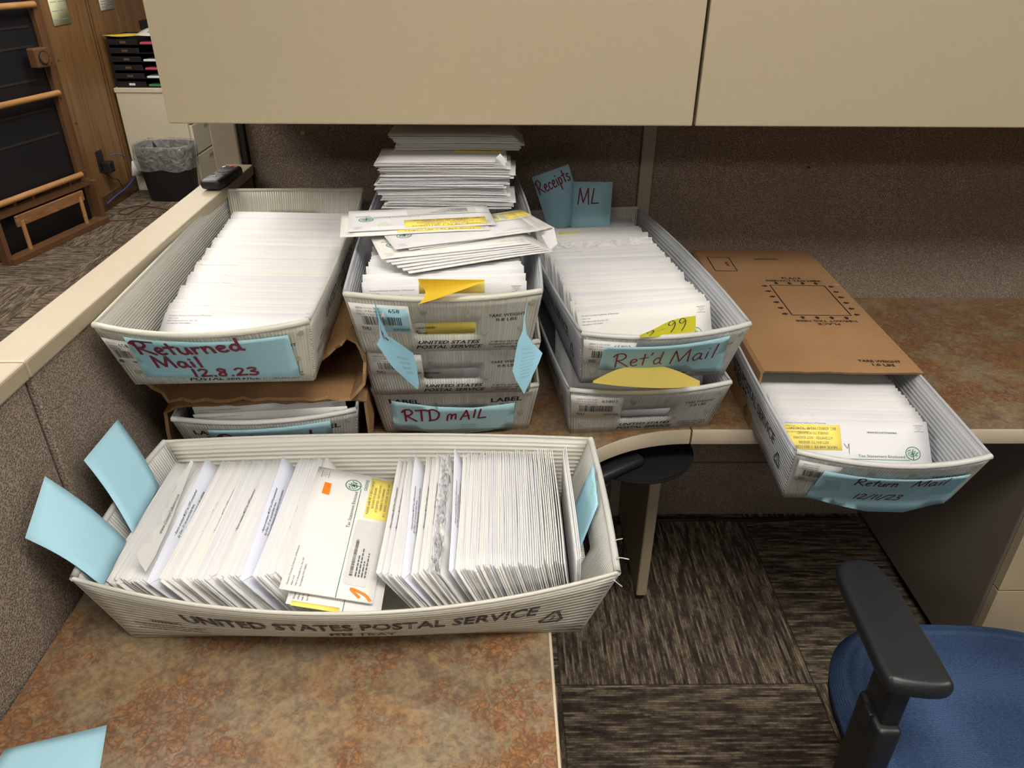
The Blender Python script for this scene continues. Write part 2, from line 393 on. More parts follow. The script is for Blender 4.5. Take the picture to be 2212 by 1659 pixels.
def line(bm, fn, pts, w, mi, off=.0006, n=5, smooth=True):
    if not smooth and len(pts) > 2:
        for k, (p, q) in enumerate(zip(pts, pts[1:])): line(bm, fn, [p, q], w, mi, off+.000012*(k % 3), n)
        return
    P = crom([Vector((*p, 0)) for p in pts], n) if smooth and len(pts) > 2 else [Vector((*p, 0)) for p in pts]
    if len(P) == 2: P = [P[0].lerp(P[1], k/6) for k in range(7)]
    pr = None
    for i, p in enumerate(P):
        t = P[min(i+1, len(P)-1)]-P[max(i-1, 0)]
        if t.length < 1e-9: t = Vector((1, 0, 0))
        t.normalize(); q = Vector((-t.y, t.x, 0))*w/2; ext = -t*w*.3 if i == 0 else (t*w*.3 if i == len(P)-1 else Vector((0, 0, 0)))
        a = bm.verts.new(fn(p.x+q.x+ext.x, p.y+q.y+ext.y, off)); b = bm.verts.new(fn(p.x-q.x+ext.x, p.y-q.y+ext.y, off))
        if pr: f = bm.faces.new((pr[0], pr[1], b, a)); f.material_index = mi
        pr = (a, b)
def bars(bm, fn, u0, v0, u1, v1, mi, seed=1, off=.0006):
    r = random.Random(seed); u = u0
    while u < u1:
        w = r.choice((.0005, .0005, .001, .0014)); patch(bm, fn, rect(u, v0, min(u+w, u1), v1), mi, off); u += w+r.choice((.0006, .0009, .0013))
# hand lettering, strokes in a box one cap height tall; S = smooth stroke, L = straight strokes
HW_ = {
'R': (.72, ['L', (.05, 0), (.12, 1)], ['S', (-.08, .80), (.12, 1.0), (.42, 1.02), (.56, .80), (.40, .56), (.10, .48)], ['S', (.12, .5), (.38, .28), (.72, -.02)]),
'e': (.46, ['S', (.05, .26), (.30, .33), (.36, .48), (.22, .55), (.06, .38), (.10, .10), (.26, .0), (.42, .08)]),
't': (.40, ['L', (.20, .92), (.18, .02)], ['L', (-.04, .56), (.40, .62)]),
'u': (.50, ['S', (.05, .55), (.04, .15), (.18, .0), (.34, .12), (.40, .52)], ['L', (.40, .52), (.46, .0)]),
'r': (.36, ['L', (.06, .52), (.08, .0)], ['S', (.08, .28), (.18, .48), (.34, .50)]),
'n': (.48, ['L', (.05, .55), (.07, .0)], ['S', (.07, .30), (.22, .54), (.36, .44), (.42, .0)]),
'd': (.52, ['S', (.36, .42), (.20, .54), (.04, .26), (.16, .0), (.34, .14), (.38, .3)], ['S', (.40, 1.0), (.38, .4), (.40, .08), (.52, .0)]),
'M': (.88, ['L', (.02, 0), (.10, 1), (.40, .10), (.70, 1.0), (.80, 0)]),
'm': (.80, ['S', (.02, 0), (.08, .6), (.30, .62), (.28, .1), (.34, .5), (.56, .66), (.56, .1)]),
'a': (.46, ['S', (.36, .46), (.18, .54), (.03, .26), (.14, .0), (.32, .16), (.36, .46), (.38, .10), (.48, .02)]),
'i': (.22, ['L', (.10, .52), (.10, .02)], ['L', (.10, .74), (.11, .79)]),
'l': (.24, ['L', (.12, 1.0), (.10, .0)]),
'1': (.26, ['L', (.14, 1.0), (.10, .0)]),
'2': (.56, ['S', (.04, .82), (.22, 1.0), (.42, .84), (.30, .45), (.04, .04)], ['L', (.04, .04), (.54, .06)]),
'3': (.52, ['S', (.04, .92), (.28, 1.0), (.40, .78), (.16, .54), (.44, .36), (.34, .04), (.02, .06)]),
'8': (.52, ['S', (.40, .86), (.20, 1.0), (.08, .80), (.36, .40), (.30, .04), (.06, .08), (.10, .36), (.36, .62), (.40, .86)]),
'9': (.48, ['S', (.38, .84), (.18, 1.0), (.05, .76), (.20, .58), (.38, .80), (.36, .4), (.20, .0)]),
'.': (.18, ['L', (.06, .0), (.10, .04)]), '-': (.40, ['L', (.04, .42), (.36, .46)]), '/': (.44, ['L', (.0, -.15), (.42, 1.05)]), "'": (.16, ['L', (.10, 1.0), (.06, .8)]), ' ': (.42,),
'T': (.66, ['L', (-.02, .96), (.66, 1.0)], ['L', (.34, .98), (.26, .0)]),
'D': (.74, ['L', (.10, .98), (.06, .0)], ['S', (-.06, .92), (.34, 1.02), (.66, .70), (.50, .16), (-.02, .0)]),
'A': (.70, ['L', (.0, 0), (.36, 1.0), (.58, 0)], ['L', (.10, .36), (.56, .40)]),
'I': (.24, ['L', (.14, 1.0), (.08, .15)]), 'L': (.56, ['L', (.16, 1.0), (.06, .06), (.56, .10)]),
'c': (.42, ['S', (.36, .44), (.20, .54), (.04, .28), (.14, .02), (.38, .08)]),
'p': (.46, ['L', (.06, .52), (.04, -.38)], ['S', (.06, .44), (.26, .54), (.38, .28), (.24, .04), (.06, .12)]),
's': (.40, ['S', (.34, .48), (.16, .54), (.08, .38), (.30, .20), (.22, .0), (.02, .06)]),
'h': (.48, ['S', (.10, 1.0), (.07, .0)], ['S', (.07, .30), (.22, .54), (.36, .40), (.40, .0), (.56, .04)]),
}
def hand(bm, fn, s, u, v, h, w, pen, mi, ang=0, slant=.0, off=.0006):
    tot = sum(HW_[c][0]+.08 for c in s); sx = w/tot; x = 0; c_, s_ = math.cos(ang), math.sin(ang); k = 0
    for ch in s:
        g = HW_[ch]
        for st in g[1:]:
            P = []
            for px, py in st[1:]:
                a = (x+px)*sx+slant*py*h; b = py*h; P.append((u+a*c_-b*s_, v+a*s_+b*c_))
            line(bm, fn, P, pen, mi, off+.00002*(k % 5), 6, st[0] == 'S'); k += 1
        x += g[0]+.08
def flat(o=(0, 0, 0), ux=(1, 0, 0), vx=(0, 0, 1)):
    o, ux, vx = Vector(o), Vector(ux).normalized(), Vector(vx).normalized(); n = ux.cross(vx)
    return lambda u, v, f: o+ux*u+vx*v+n*f

# ------------------------------------------------------------------ the setting
b = B(); b2(b, (-3.2, -2.6, -.02), (3.6, 7.5, 0)); struct('floor', b, 'carpet', recenter=False)
b = B(); b2(b, (-3.2, -2.6, 2.7), (3.6, 7.5, 2.72)); struct('ceiling', b, 'ceil')
b = B(); b2(b, (-3.12, 4.79, 0), (-2.62, 7.5, 2.7)); b2(b, (-3.2, -2.6, 0), (-3.12, 7.5, 2.7))
WL = struct('wall_left', b, 'wood')
b = B()
for y in (5.34, 6.5):
    for d in (0, .035): b2(b, (-2.621, y+d, .1), (-2.617, y+d+.008, 2.7))
struct('trim_1', b, 'wooddk')
b = B(); b2(b, (-2.62, 4.792, 0), (-2.602, 7.5, .10), .004); struct('baseboard_left', b, 'wooddk')
for i, (x, y) in enumerate(LIGHTS):
    lab = ['ceiling light above the chair and desk', 'ceiling light to the right of the desk', 'ceiling light beyond the low partition', 'ceiling light in front of the file cabinet', 'ceiling light farthest from the desks', 'fill light added to brighten the back left floor and wall'][i]
    t = thing('ceiling_light', 'white framed rectangular '+lab, 'light', (x, y, 2.66), 0, 'ceiling lights')
    b = B(); b2(b, (-.62, -.32, .0), (.62, -.30, .04)); b2(b, (-.62, .30, .0), (.62, .32, .04)); b2(b, (-.62, -.30, 0), (-.60, .30, .04)); b2(b, (.60, -.30, 0), (.62, .30, .04)); mk('frame', b, 'white', t)
    b = B(); b2(b, (-.60, -.30, .01), (.60, .30, .02)); mk('diffuser', b, 'lamp', t)

DZ = .74                                      # desk height
YW = 1.81                                     # back partition face
# back partition
def fabric_panel(name, lo, hi, par):
    b = B(); b2(b, lo, hi, .006, 2); return mk(name, b, 'fabric', par)
t = thing('cubicle_partition', 'tall taupe fabric back partition in two panels behind the desk', 'partition', (0, 0, 0))
fabric_panel('fabric_panel', (-.592, YW, .20), (.336, YW+.05, 1.66), t); fabric_panel('fabric_panel', (.368, YW, .20), (2.6, YW+.05, 1.66), t)
b = B(); b2(b, (.336, YW-.006, .0), (.368, YW+.05, 1.66), .003); mk('trim_strip', b, 'trimg', t)
b = B(); b2(b, (-.606, YW-.012, 0), (-.592, YW+.05, 1.66), .002); mk('frame_edge', b, 'dark', t)
b = B(); b2(b, (-.668, YW-.02, 0), (-.606, YW+.06, 1.68), .004); mk('end_post', b, 'trimg', t)
b = B(); b2(b, (-.592, YW+.004, .0), (.336, YW+.05, .195)); b2(b, (.368, YW+.004, .0), (2.6, YW+.05, .195)); mk('base_rail', b, 'fabric', t)
b = B(); b2(b, (-.67, YW-.01, 1.66), (2.6, YW+.06, 1.69), .004); mk('top_cap', b, 'cap', t)
# low left partition
t = thing('cubicle_partition', 'low taupe fabric partition with a beige flat cap along the left side', 'partition', (0, 0, 0))
for y0, y1 in ((-.3, .8100), (.8180, 1.79)):
    fabric_panel('fabric_panel', (-.636, y0, .08), (-.584, y1, 1.062), t)
b = B(); b2(b, (-.63, -.3, 0), (-.592, 1.79, 1.06)); mk('frame', b, 'dark', t)
for y0, y1 in ((-.3, .8135), (.8145, 1.79)):
    b = B(); b2(b, (-.643, y0, 1.056), (-.580, y1, 1.080), .003); mk('top_cap', b, 'cap', t)
# overhead cabinets
for x0, x1, lab in ((-.592, .348, 'left beige overhead storage cabinet above the stacked mail'), (.3535, 1.75, 'right beige overhead storage cabinet beside the door seam')):
    t = thing('overhead_cabinet', lab, 'cabinet', (x0, 1.40, 1.247))
    w = x1-x0
    b = B(); b2(b, (.004, .018, .0), (w-.004, .395, .40), .002); mk('body', b, 'beige', t)
    b = B(); b2(b, (0, 0, .0), (w, .017, .405), .003, 3); mk('door', b, 'beige', t)
# ------------------------------------------------------------------ desks
def prism(bm, poly, z0, z1, mi_top=0, mi_side=0):
    a = [bm.verts.new((x, y, z0)) for x, y in poly]; c = [bm.verts.new((x, y, z1)) for x, y in poly]
    f = bm.faces.new(c); f.material_index = mi_top; f = bm.faces.new(a[::-1]); f.material_index = mi_side
    for i in range(len(poly)):
        j = (i+1) % len(poly); f = bm.faces.new((a[i], a[j], c[j], c[i])); f.material_index = mi_side
    return bm
arc = [(.36-.2955*math.cos(a), .8795+.2955*math.sin(a)) for a in [PI/2*k/24 for k in range(25)]]
corner = [(-.579, 1.796), (-.579, .22), (.0645, .22)]+arc+[(.36, 1.796)]
def band(name, pts, par, out=.004):
    b = B(); pr = None
    for i, p in enumerate(pts):
        a = Vector(pts[max(i-1, 0)]); c = Vector(pts[min(i+1, len(pts)-1)]); d = (c-a).normalized(); n = Vector((d.y, -d.x))
        q = []
        for o, z in ((0, .7095), (out*.8, .7095), (out, .713), (out, .737), (out*.7, .7402), (0, .7402)):
            q.append(b.verts.new((p[0]+n.x*o, p[1]+n.y*o, z)))
        if pr:
            for k in range(6): b.faces.new((pr[k], q[k], q[(k+1) % 6], pr[(k+1) % 6]))
        else: b.faces.new(q[::-1])
        pr = q
    b.faces.new(pr)
    return mk(name, b, 'edge', par, smooth=True)
t = thing('corner_desk', 'L-shaped corner desk with rust stone laminate and curved inner edge', 'desk', (0, 0, 0))
b = B(); prism(b, corner, .71, .74); mk('worktop', b, 'lam', t)
band('edge_band', [(.0645, .22)]+arc, t)
b = B(); b2(b, (.366, 1.452, .02), (.394, 1.80, .71), .004); mk('support_leg', b, 'beige', t)
b = B(); b2(b, (.368, 1.458, 0), (.388, 1.50, .02), .004); mk('foot', b, 'blackp', t)
b = B(); b2(b, (-.52, .26, 0), (.0, .285, .71), .003); mk('support_leg', b, 'beige', t)
t = thing('straight_desk', 'right straight desk section with rust stone laminate under the sleeved tray', 'desk', (0, 0, 0))
b = B(); b2(b, (.3625, 1.175, .71), (2.4, 1.796, .74)); mk('worktop', b, 'lam', t)
band('edge_band', [(.3635, 1.175), (2.4, 1.175)], t, .005)
# pedestal under the right desk
t = thing('pedestal_cabinet', 'drawer pedestal with shade painted on its body under the right end of the desk', 'cabinet', (1.107, 1.2, 0))
b = B(); b2(b, (0, .02, .03), (.40, .59, .705), .004); mk('body', b, 'taupe', t)  # body colour holds the shade under the desk; drawers stay plain beige
b = B(); b2(b, (.02, .05, 0), (.38, .57, .03)); mk('plinth', b, 'blackp', t)
for z0, z1 in ((.295, .70), (.035, .29)):
    d = B(); sheet(d, rect(.004, z0, .396, z1), lambda u, v, o: Vector((u, .008-o, v)), .02, [rrect(.09, z1-.085, .31, z1-.055, .008)], .06); dr = mk('drawer', d, 'beige', t)
    for p in dr.data.polygons: p.use_smooth = False
    h = B(); b2(h, (.085, .015, z1-.09), (.315, .019, z1-.05)); mk('handle_recess', h, 'blackp', dr)
# keyboard arm with mouse platform
t = thing('keyboard_tray', 'black round mouse platform and arm slung under the curved desk edge', 'tray', (.272, 1.227, .655))
b = B(); cyl(b, (0, 0, 0), (0, 0, .009), .113, seg=64); bmesh.ops.bevel(b, geom=[e for e in b.edges if abs(e.verts[0].co.z-e.verts[1].co.z) < 1e-6], offset=.003, segments=2, affect='EDGES'); mk('mouse_platform', b, 'blackp', t, True)
b = B()
box(b, (-.058, -.088, .021), (.135, .036, .022), .010, 4, Matrix.Rotation(.58, 3, 'Z')); mk('palm_rest', b, 'soft', t, True)
b = B(); b2(b, (-.02, .02, .009), (.02, .08, .055), .004); b2(b, (-.05, .0, -.012), (-.01, .25, 0), .003); mk('arm', b, 'blackp', t)
b = B(); b2(b, (-.46, -.12, -.004), (-.07, .12, .006), .003); mk('keyboard_platform', b, 'blackp', t)
# floor cable under the desk
b = B(); tube(b, [(.33, 1.76, .006), (.45, 1.775, .008), (.58, 1.765, .02), (.7, 1.78, .006), (.82, 1.77, .012), (.95, 1.785, .006), (1.08, 1.775, .012)], .006, 8)
tag(mk('power_cable', b, 'blackp', None, True), 'black cable lying along the foot of the back partition', 'cable')

# ------------------------------------------------------------------ envelopes
EL, EH = .247, .114
def erel(kind, seed):
    """surface function of an envelope: local x along its length, z up, front towards -y"""
    r = random.Random(seed); a = r.uniform(-.0012, .0012); c = r.uniform(-.0008, .0008); ph = r.uniform(0, 6)
    T = .0021 if kind != 'thin' else .0011
    def fn(u, v, o):
        s = max(-1, min(1, 2*u/EL)); q = max(0, min(1, v/EH)); bul = .45+.55*(1-s**4)*(1-(2*q-1)**4)
        mid = a*(1-s*s)*q+c*math.sin(s*3+ph)*q
        side = 1 if o >= 0 else -1
        return Vector((u, mid-side*T/2*bul-(o-side*.0)*1.0 if abs(o) > 0 else mid, v))
    def f2(u, v, o):          # o measured outward from the front skin
        return fn(u, v, o)
    return f2, T, mid_fn(a, c, ph), T
def mid_fn(a, c, ph): return lambda s, q: a*(1-s*s)*q+c*math.sin(s*3+ph)*q
MARK_MATS = ['env', 'ink', 'green', 'window', 'orange']
_envm = {}
def logo(b, fn, u, v, r, mi):
    line(b, fn, [(u+r*math.cos(a), v+r*math.sin(a)*.92) for a in [2*PI*k/28-1.2 for k in range(29)]], r*.11, mi, smooth=False)
    rr = random.Random(3)
    for k in range(34):
        a = rr.uniform(0, 2*PI); d = r*.78*math.sqrt(rr.random()); x, y = u+d*math.cos(a), v+r*.1+d*math.sin(a)*.75
        line(b, fn, [(x-r*.07, y-r*.05), (x+r*.07, y+r*.05)], r*.09, mi, smooth=False)
    line(b, fn, [(u-r*.02, v-r*.95), (u, v-r*.3), (u, v+r*.3)], r*.12, mi)
    for sx in (-1, 1): line(b, fn, [(u, v-r*.2), (u+sx*r*.35, v+r*.3)], r*.07, mi, smooth=False)
def face_front(b, fn, small=True):
    L, H = EL, EH
    put(b, fn, 'Greene County Collector of Revenue', -L/2+.008, H-.0085, .0023, .068, 0, 'L', 1)
    put(b, fn, 'Allen Icet', -L/2+.008, H-.0138, .0022, .016, 0, 'L', 1)
    put(b, fn, '940 N Boonville Ave, Rm 107', -L/2+.008, H-.0190, .0022, .048, 0, 'L', 1)
    put(b, fn, 'Springfield, MO 65802', -L/2+.008, H-.0242, .0022, .038, 0, 'L', 1)
    for k in (0, 4): patch(b, fn, rect(L/2-.024, H-.008-.0026*k, L/2-.008, H-.0074-.0026*k), 1)
    for k, s in enumerate(('PRSRT STD', 'U.S. POSTAGE', 'PAID')): put(b, fn, s, L/2-.016, H-.0112-.0026*k, .0014, None, 0, 'C', 1)
    logo(b, fn, L/2-.030, .058, .012, 2)
    patch(b, fn, rect(-L/2, .0455, L/2-.036, .0464), 2)
    put(b, fn, 'Tax Statement Enclosed', L/2-.044, .0495, .0046, .078, 0, 'R', 1)
    put(b, fn, 'GREENE', L/2-.012, .037, .0046, .026, 0, 'R', 2)
    patch(b, fn, rrect(-.100, .012, .022, .042, .004), 3, .0005)
    bars(b, fn, -.085, .032, -.018, .036, 1, 7, .0008)
    for k, w in enumerate((.036, .050, .030, .042)): 
        r = random.Random(k); x = -.085
        while x < -.085+w: q = r.uniform(.003, .009); patch(b, fn, rect(x, .027-.004*k, x+q, .0287-.004*k), 1, .0008); x += q+.0015
def face_back(b, fn):
    L, H = EL, EH
    for k, (s, w) in enumerate((('• Return envelope MUST be USPS postmarked', .082), ('   by Dec. 31 to avoid late fees.', .060), ('• Personal Property tax is based on the vehicles', .088), ('   you owned January 1st.', .046))):
        put(b, fn, s, -.036, H-.0088-.0056*k, .0033, w*1.12, 0, 'L', 1, .012, .12)
    line(b, fn, [(-L/2, H-.004), (-L/2+.045, H-.030), (-L/2+.10, H-.0385), (0, H-.040)], .0006, 3)
def env_mesh(kind, seed=0):
    k = (kind, seed)
    if k in _envm: return _envm[k]
    r = random.Random(seed*31+5); b = B(); T = .0021
    a = r.uniform(-.0010, .0010); c = r.uniform(-.0006, .0006); ph = r.uniform(0, 6)
    def y(s, q, sg):
        bul = .42+.58*(1-abs(s)**4)*(1-abs(2*q-1)**4)
        return a*(1-s*s)*q+c*math.sin(s*3+ph)*q+sg*T/2*bul
    fn = lambda u, v, o: Vector((u, y(max(-1, min(1, 2*u/EL)), max(0, min(1, v/EH)), -1)-o, v))
    nx, nz = 10, 5
    def top(s): 
        if kind != 'torn': return EH
        return EH+.004*math.sin(s*37+seed)+.003*math.sin(s*91+seed*2)-.002
    G = {}
    for sg in (-1, 1):
        for i in range(nx+1):
            for j in range(nz+1):
                s = 2*i/nx-1; q = j/nz; z = q*top(s)
                jx = r.uniform(-.002, .002) if kind == 'torn' and j >= nz-1 else 0
                G[sg, i, j] = b.verts.new((s*EL/2, y(s, q, sg)+jx, z))
    if kind == 'torn':
        pass
    for i in range(nx):
        for j in range(nz):
            f = b.faces.new((G[-1, i, j], G[-1, i+1, j], G[-1, i+1, j+1], G[-1, i, j+1])); f.smooth = True
            f = b.faces.new((G[1, i, j+1], G[1, i+1, j+1], G[1, i+1, j], G[1, i, j])); f.smooth = True
    ring = [(i, 0) for i in range(nx)]+[(nx, j) for j in range(nz)]+[(i, nz) for i in range(nx, 0, -1)]+[(0, j) for j in range(nz, 0, -1)]
    for p, q in zip(ring, ring[1:]+ring[:1]): b.faces.new((G[-1, p[0], p[1]], G[1, p[0], p[1]], G[1, q[0], q[1]], G[-1, q[0], q[1]]))
    if kind == 'torn':       # ragged strip of torn paper along the top
        for sgn, amp in ((-1, .004), (1, .005), (-1, .007)):
            pv = None
            for i in range(41):
                s = 2*i/40-1; p0 = b.verts.new((s*EL/2, sgn*T/2*.5, EH-.006)); p1 = b.verts.new((s*EL/2+r.uniform(-.001, .001), sgn*r.uniform(.0005, amp), EH+r.uniform(-.002, .005)))
                if pv: b.faces.new((pv[0], p0, p1, pv[1]))
                pv = (p0, p1)
    if kind == 'front': face_front(b, fn)
    if kind in ('back', 'open'): face_back(b, fn)
    me = bpy.data.meshes.new('envelope'); b.to_mesh(me); b.free()
    for m in MARK_MATS: me.materials.append(M['envblue'] if m == 'env' and kind == 'open' else M[m])
    _envm[k] = (me, fn); return _envm[k]
ENVN = [0]
def envelope(kind, mtx, label, group, seed=None):
    if seed is None: seed = random.randrange(4)
    me, fn = env_mesh(kind, seed)
    o = bpy.data.objects.new('envelope', me); COL.objects.link(o); o.matrix_basis = mtx; ENVN[0] += 1
    tag(o, label, 'envelope', group); o['_fn'] = 0; del o['_fn']
    return o, fn
def lean_y(tm, x, yb, z, th, yaw=0, roll=0):
    """stand an envelope in a tray frame tm, length along tray x, leaning towards +y by th"""
    return tm @ Matrix.Translation((x, yb, z)) @ Matrix.Rotation(yaw, 4, 'Z') @ Matrix.Rotation(-th, 4, 'X') @ Matrix.Rotation(roll, 4, 'Y')
def label_on(env, fn, u0, v0, u1, v1, lines, flip=False, mat='ylw'):
    b = B(); sheet(b, rect(u0, v0, u1, v1), lambda u, v, o: fn(u, v, o+.0004), .0002, (), .02)
    n = len(lines); h = (v1-v0)/(n*1.75+.8); cu, cv = (u0+u1)/2, (v0+v1)/2
    for k, s in enumerate(lines):
        d = (v1-v0)/2-h*1.75*(k+1)+h*.2
        put(b, fn, s, cu, cv-d if flip else cv+d, h, (u1-u0)*.86*min(1, len(s)/26), PI if flip else 0, 'C', 1, off=.0009)
    o = mk('forwarding_label', b, [mat, 'ink'], env); o['label'] = 'yellow forwarding label'; return o
NIX = ['NIXIE 648 FE 1 0011/28/23', 'RETURN TO SENDER', 'ATTEMPTED - NOT KNOWN', 'UNABLE TO FORWARD', 'BC: 65802190240 *0240-041']

# ------------------------------------------------------------------ postal trays
LR, WR, LB, WB, HT = .662, .292, .58, .264, .118
def tray_fns(bow):
    def hwf(t): return WB/2+(WR-WB)/2*t
    def hlf(t): return LB/2+(LR-LB)/2*t
    HWm, HLm = (WB+WR)/4, (LB+LR)/4
    def end(sgn, bw, dip):
        def f(u, v, o):
            t = v/HT; s = max(-1.06, min(1.06, u/HWm)); q = max(0, 1-s*s)
            return Vector((-sgn*s*hwf(t), sgn*(hlf(t)+bw*q*max(0, t)**1.2+o), v-dip*q*max(0, t)))
        return f
    def side(sgn, bw, dip):
        def f(u, v, o):
            t = v/HT; s = max(-1.04, min(1.04, u/HLm)); q = max(0, 1-s*s)
            return Vector((sgn*(hwf(t)+bw*q*max(0, t)**1.3+o), sgn*s*hlf(t), v-dip*q*max(0, t)))
        if bw > .03: return lambda u, v, o: (lambda t, q: Vector((sgn*(hwf(t)+bw*q*max(0, t)**.62+o), sgn*(u/HLm)*hlf(t), v-dip*q*max(0, t))))(v/HT, max(0, 1-(u/HLm)**2))
        return f
    return end(-1, bow[0], .003), end(1, bow[1], .002), side(-1, bow[2], bow[4] if len(bow) > 4 else .004), side(1, bow[3], .003)
HWm, HLm = (WB+WR)/4, (LB+LR)/4
def recyc(b, fn0, u, v, r, mi, off=.0034):
    fn = lambda x, y, o: fn0(x, y, off)
    P = [(u+r*math.cos(PI/2+2*PI*k/3), v+r*math.sin(PI/2+2*PI*k/3)) for k in range(3)]
    for k in range(3):
        p, q = Vector(P[k]), Vector(P[(k+1) % 3]); a = p.lerp(q, .12); c = p.lerp(q, .78); n = (q-p).normalized(); m = Vector((-n.y, n.x))
        line(b, fn, [tuple(a), tuple(c)], r*.2, mi, smooth=False)
        f = b.faces.new([b.verts.new(fn(*x, 0)) for x in (tuple(c+m*r*.25), tuple(c-m*r*.25), tuple(c+n*r*.34))]); f.material_index = mi
    put(b, fn, '2', u, v-r*.25, r*.6, None, 0, 'C', mi)
def tray(label, loc, yaw, bow=(.02, .01, .008, .008), mats=('cu', 'cv'), end_marks='std', pitch=0, barcode=None, sign=None, group=None, side_marks=True, hole=True, rear_hole=True):
    t = thing('postal_tray', label, 'tray', loc, yaw, group, rx=pitch)
    fe, re_, ls, rs = tray_fns(bow); EO = .0046
    mu, mv = mats
    b = B(); b2(b, (-WB/2, -LB/2, 0), (WB/2, LB/2, .004)); mk('floor_panel', b, mv, t)
    def rim(b, fn, hw, r, mi=0, n=24):
        tube(b, [fn(-hw+2*hw*k/n, HT-.001, 0) for k in range(n+1)], r, 8, 1, mi)
    for nm, fn in (('f', fe), ('r', re_)):
        b = B(); hl = [rrect(-.047, .037, .047, .068, .006)] if (hole if nm == 'f' else rear_hole) else []
        sheet(b, rect(-HWm, 0, HWm, HT), fn, .008, hl, .016); rim(b, fn, HWm, .0048)
        if nm == 'f':
            if end_marks in ('std', 'both'):
                put(b, fn, 'TARE WEIGHT', .093, .0765, .0058, .056, 0, 'C', 1, .012, off=EO); put(b, fn, '0.8 LBS', .093, .067, .0058, .032, 0, 'C', 1, .012, off=EO)
                put(b, fn, 'UNITED STATES', .005, .0185, .0072, .100, 0, 'C', 1, .025, .3, off=EO); put(b, fn, 'POSTAL SERVICE', .005, .0075, .0072, .110, 0, 'C', 1, .025, .3, off=EO)
                for k, (s, w) in enumerate((('3CMTEQ-16-B-0024', .052), ('DIVERSI-PLAST * MFG', .055), ('Oct./Nov. 2017', .040))): put(b, fn, s, .098, .019-.006*k, .0034, w, 0, 'C', 1, .015, off=EO)
            if end_marks == 'label':
                for sx in (-1, 1):
                    for k, s in enumerate(('LABEL', 'OR', 'ID')): put(b, fn, s, sx*.088, .084-.0165*k, .0105, (.054, .026, .02)[k], 0, 'C', 1, .025, off=EO)
        e = mk('end_panel', b, [mu, 'black'], t, 2)
        if nm == 'f':
            cov = sign[0] if sign else None
            for u, v in ((-.030, .092), (.030, .092), (.060, .044), (.118, .052), (.127, .101), (-.118, .03)):
                if cov and inside((u, v), cov): continue
                rv = B(); c = fn(u, v, .004); d = fn(u, v, .0047); cyl(rv, c, d, .0056, .005, 16); mk('rivet', rv, 'rivet', e)
        if nm == 'f' and barcode:
            u0, v0, u1, v1, day, zp, sd, tx = barcode
            lb = B(); sheet(lb, rect(u0, v0, u1, v1), lambda u, v, o: fn(u, v, o+.0058), .0006, (), .02); w = u1-u0; h = v1-v0; LO = .0066
            bars(lb, fn, u0+w*.16, v0+h*.28, u0+w*.84, v0+h*.58, 1, sd, LO)
            put(lb, fn, day, u0+w*.1, v0+h*.08, h*.12, w*.16, 0, 'L', 1, .01, off=LO); put(lb, fn, zp, u1-w*.26, v1-h*.26, h*.13, None, 0, 'C', 1, off=LO)
            for k, s in enumerate(tx): put(lb, fn, s, u0+w*.10, v1-h*(.17+.11*k), h*.065, w*.40, 0, 'L', 1, off=LO)
            put(lb, fn, 'NLM BIN043' if sd == 1 else 'MMP 058', u1-w*.05, v0+h*.08, h*.09, w*.3, 0, 'R', 1, off=LO)
            if sd == 1: sheet(lb, rect(u0+w*.42, v0+h*.02, u1-.003, v1-.006), lambda u, v, o: fn(u, v, o+.0060), .0004, (), .02, 2)
            o = mk('barcode_label', lb, ['lab', 'black', 'sign'], t); o['label'] = 'white printed barcode label'
        if nm == 'f' and sign:
            sg = B(); outl, marks, bulge = sign
            us = [p[0] for p in outl]; uc = sum(us)/len(us)
            def sf(u, v, o, fn=fn, bulge=bulge): return fn(u, max(-.05, v), o+.0085+bulge(u, v))
            sheet(sg, outl, sf, .0005, (), .014); marks(sg, lambda u, v, o: sf(u, v, o+.0004))
            o = mk('paper_sign', sg, ['sign', 'red', 'faint', 'tape', 'lime', 'maroon'], t, 2); o['label'] = 'light blue handwritten paper sign taped on the front'
    for fn in (ls, rs):
        b = B(); sheet(b, rect(-HLm, 0, HLm, HT), fn, .0042, (), .022)
        n = 40; tube(b, [fn(-HLm+2*HLm*k/n, HT-.0005, 0) for k in range(n+1)], .0027, 6, 1)
        if side_marks:
            put(b, fn, 'UNITED STATES POSTAL SERVICE', .015, .061, .0225, .43, 0, 'C', 1, .022, off=.0034)
            put(b, fn, 'MM TRAY', .015, .036, .0115, .085, 0, 'C', 1, .006, off=.0034)
            recyc(b, fn, .256, .046, .019, 1)
            put(b, fn, 'WARNING', -.235, .047, .007, .040, 0, 'C', 1, .02, off=.0027)
            for k, w in enumerate((.095, .08, .095)): put(b, fn, ('MAXIMUM PENALTY FOR THEFT OR MISUSE', 'OF POSTAL PROPERTY 18 USC 1707', 'IS A FINE OR IMPRISONMENT OR BOTH')[k], -.235, .0385-.0055*k, .0034, w, 0, 'C', 1, .02, off=.0027)
        mk('side_panel', b, [mv, 'tblack'], t, 2)
    tm = Matrix.Translation(loc) @ Euler((pitch, 0, yaw)).to_matrix().to_4x4()
    return t, tm, (fe, re_, ls, rs)
R = math.radians
NOB = lambda u, v: 0.0
ADR = ('GREENE CO COLL OF REV', 'COLL OF REV 65802', 'FCM LTRS TO DOCK AREA')

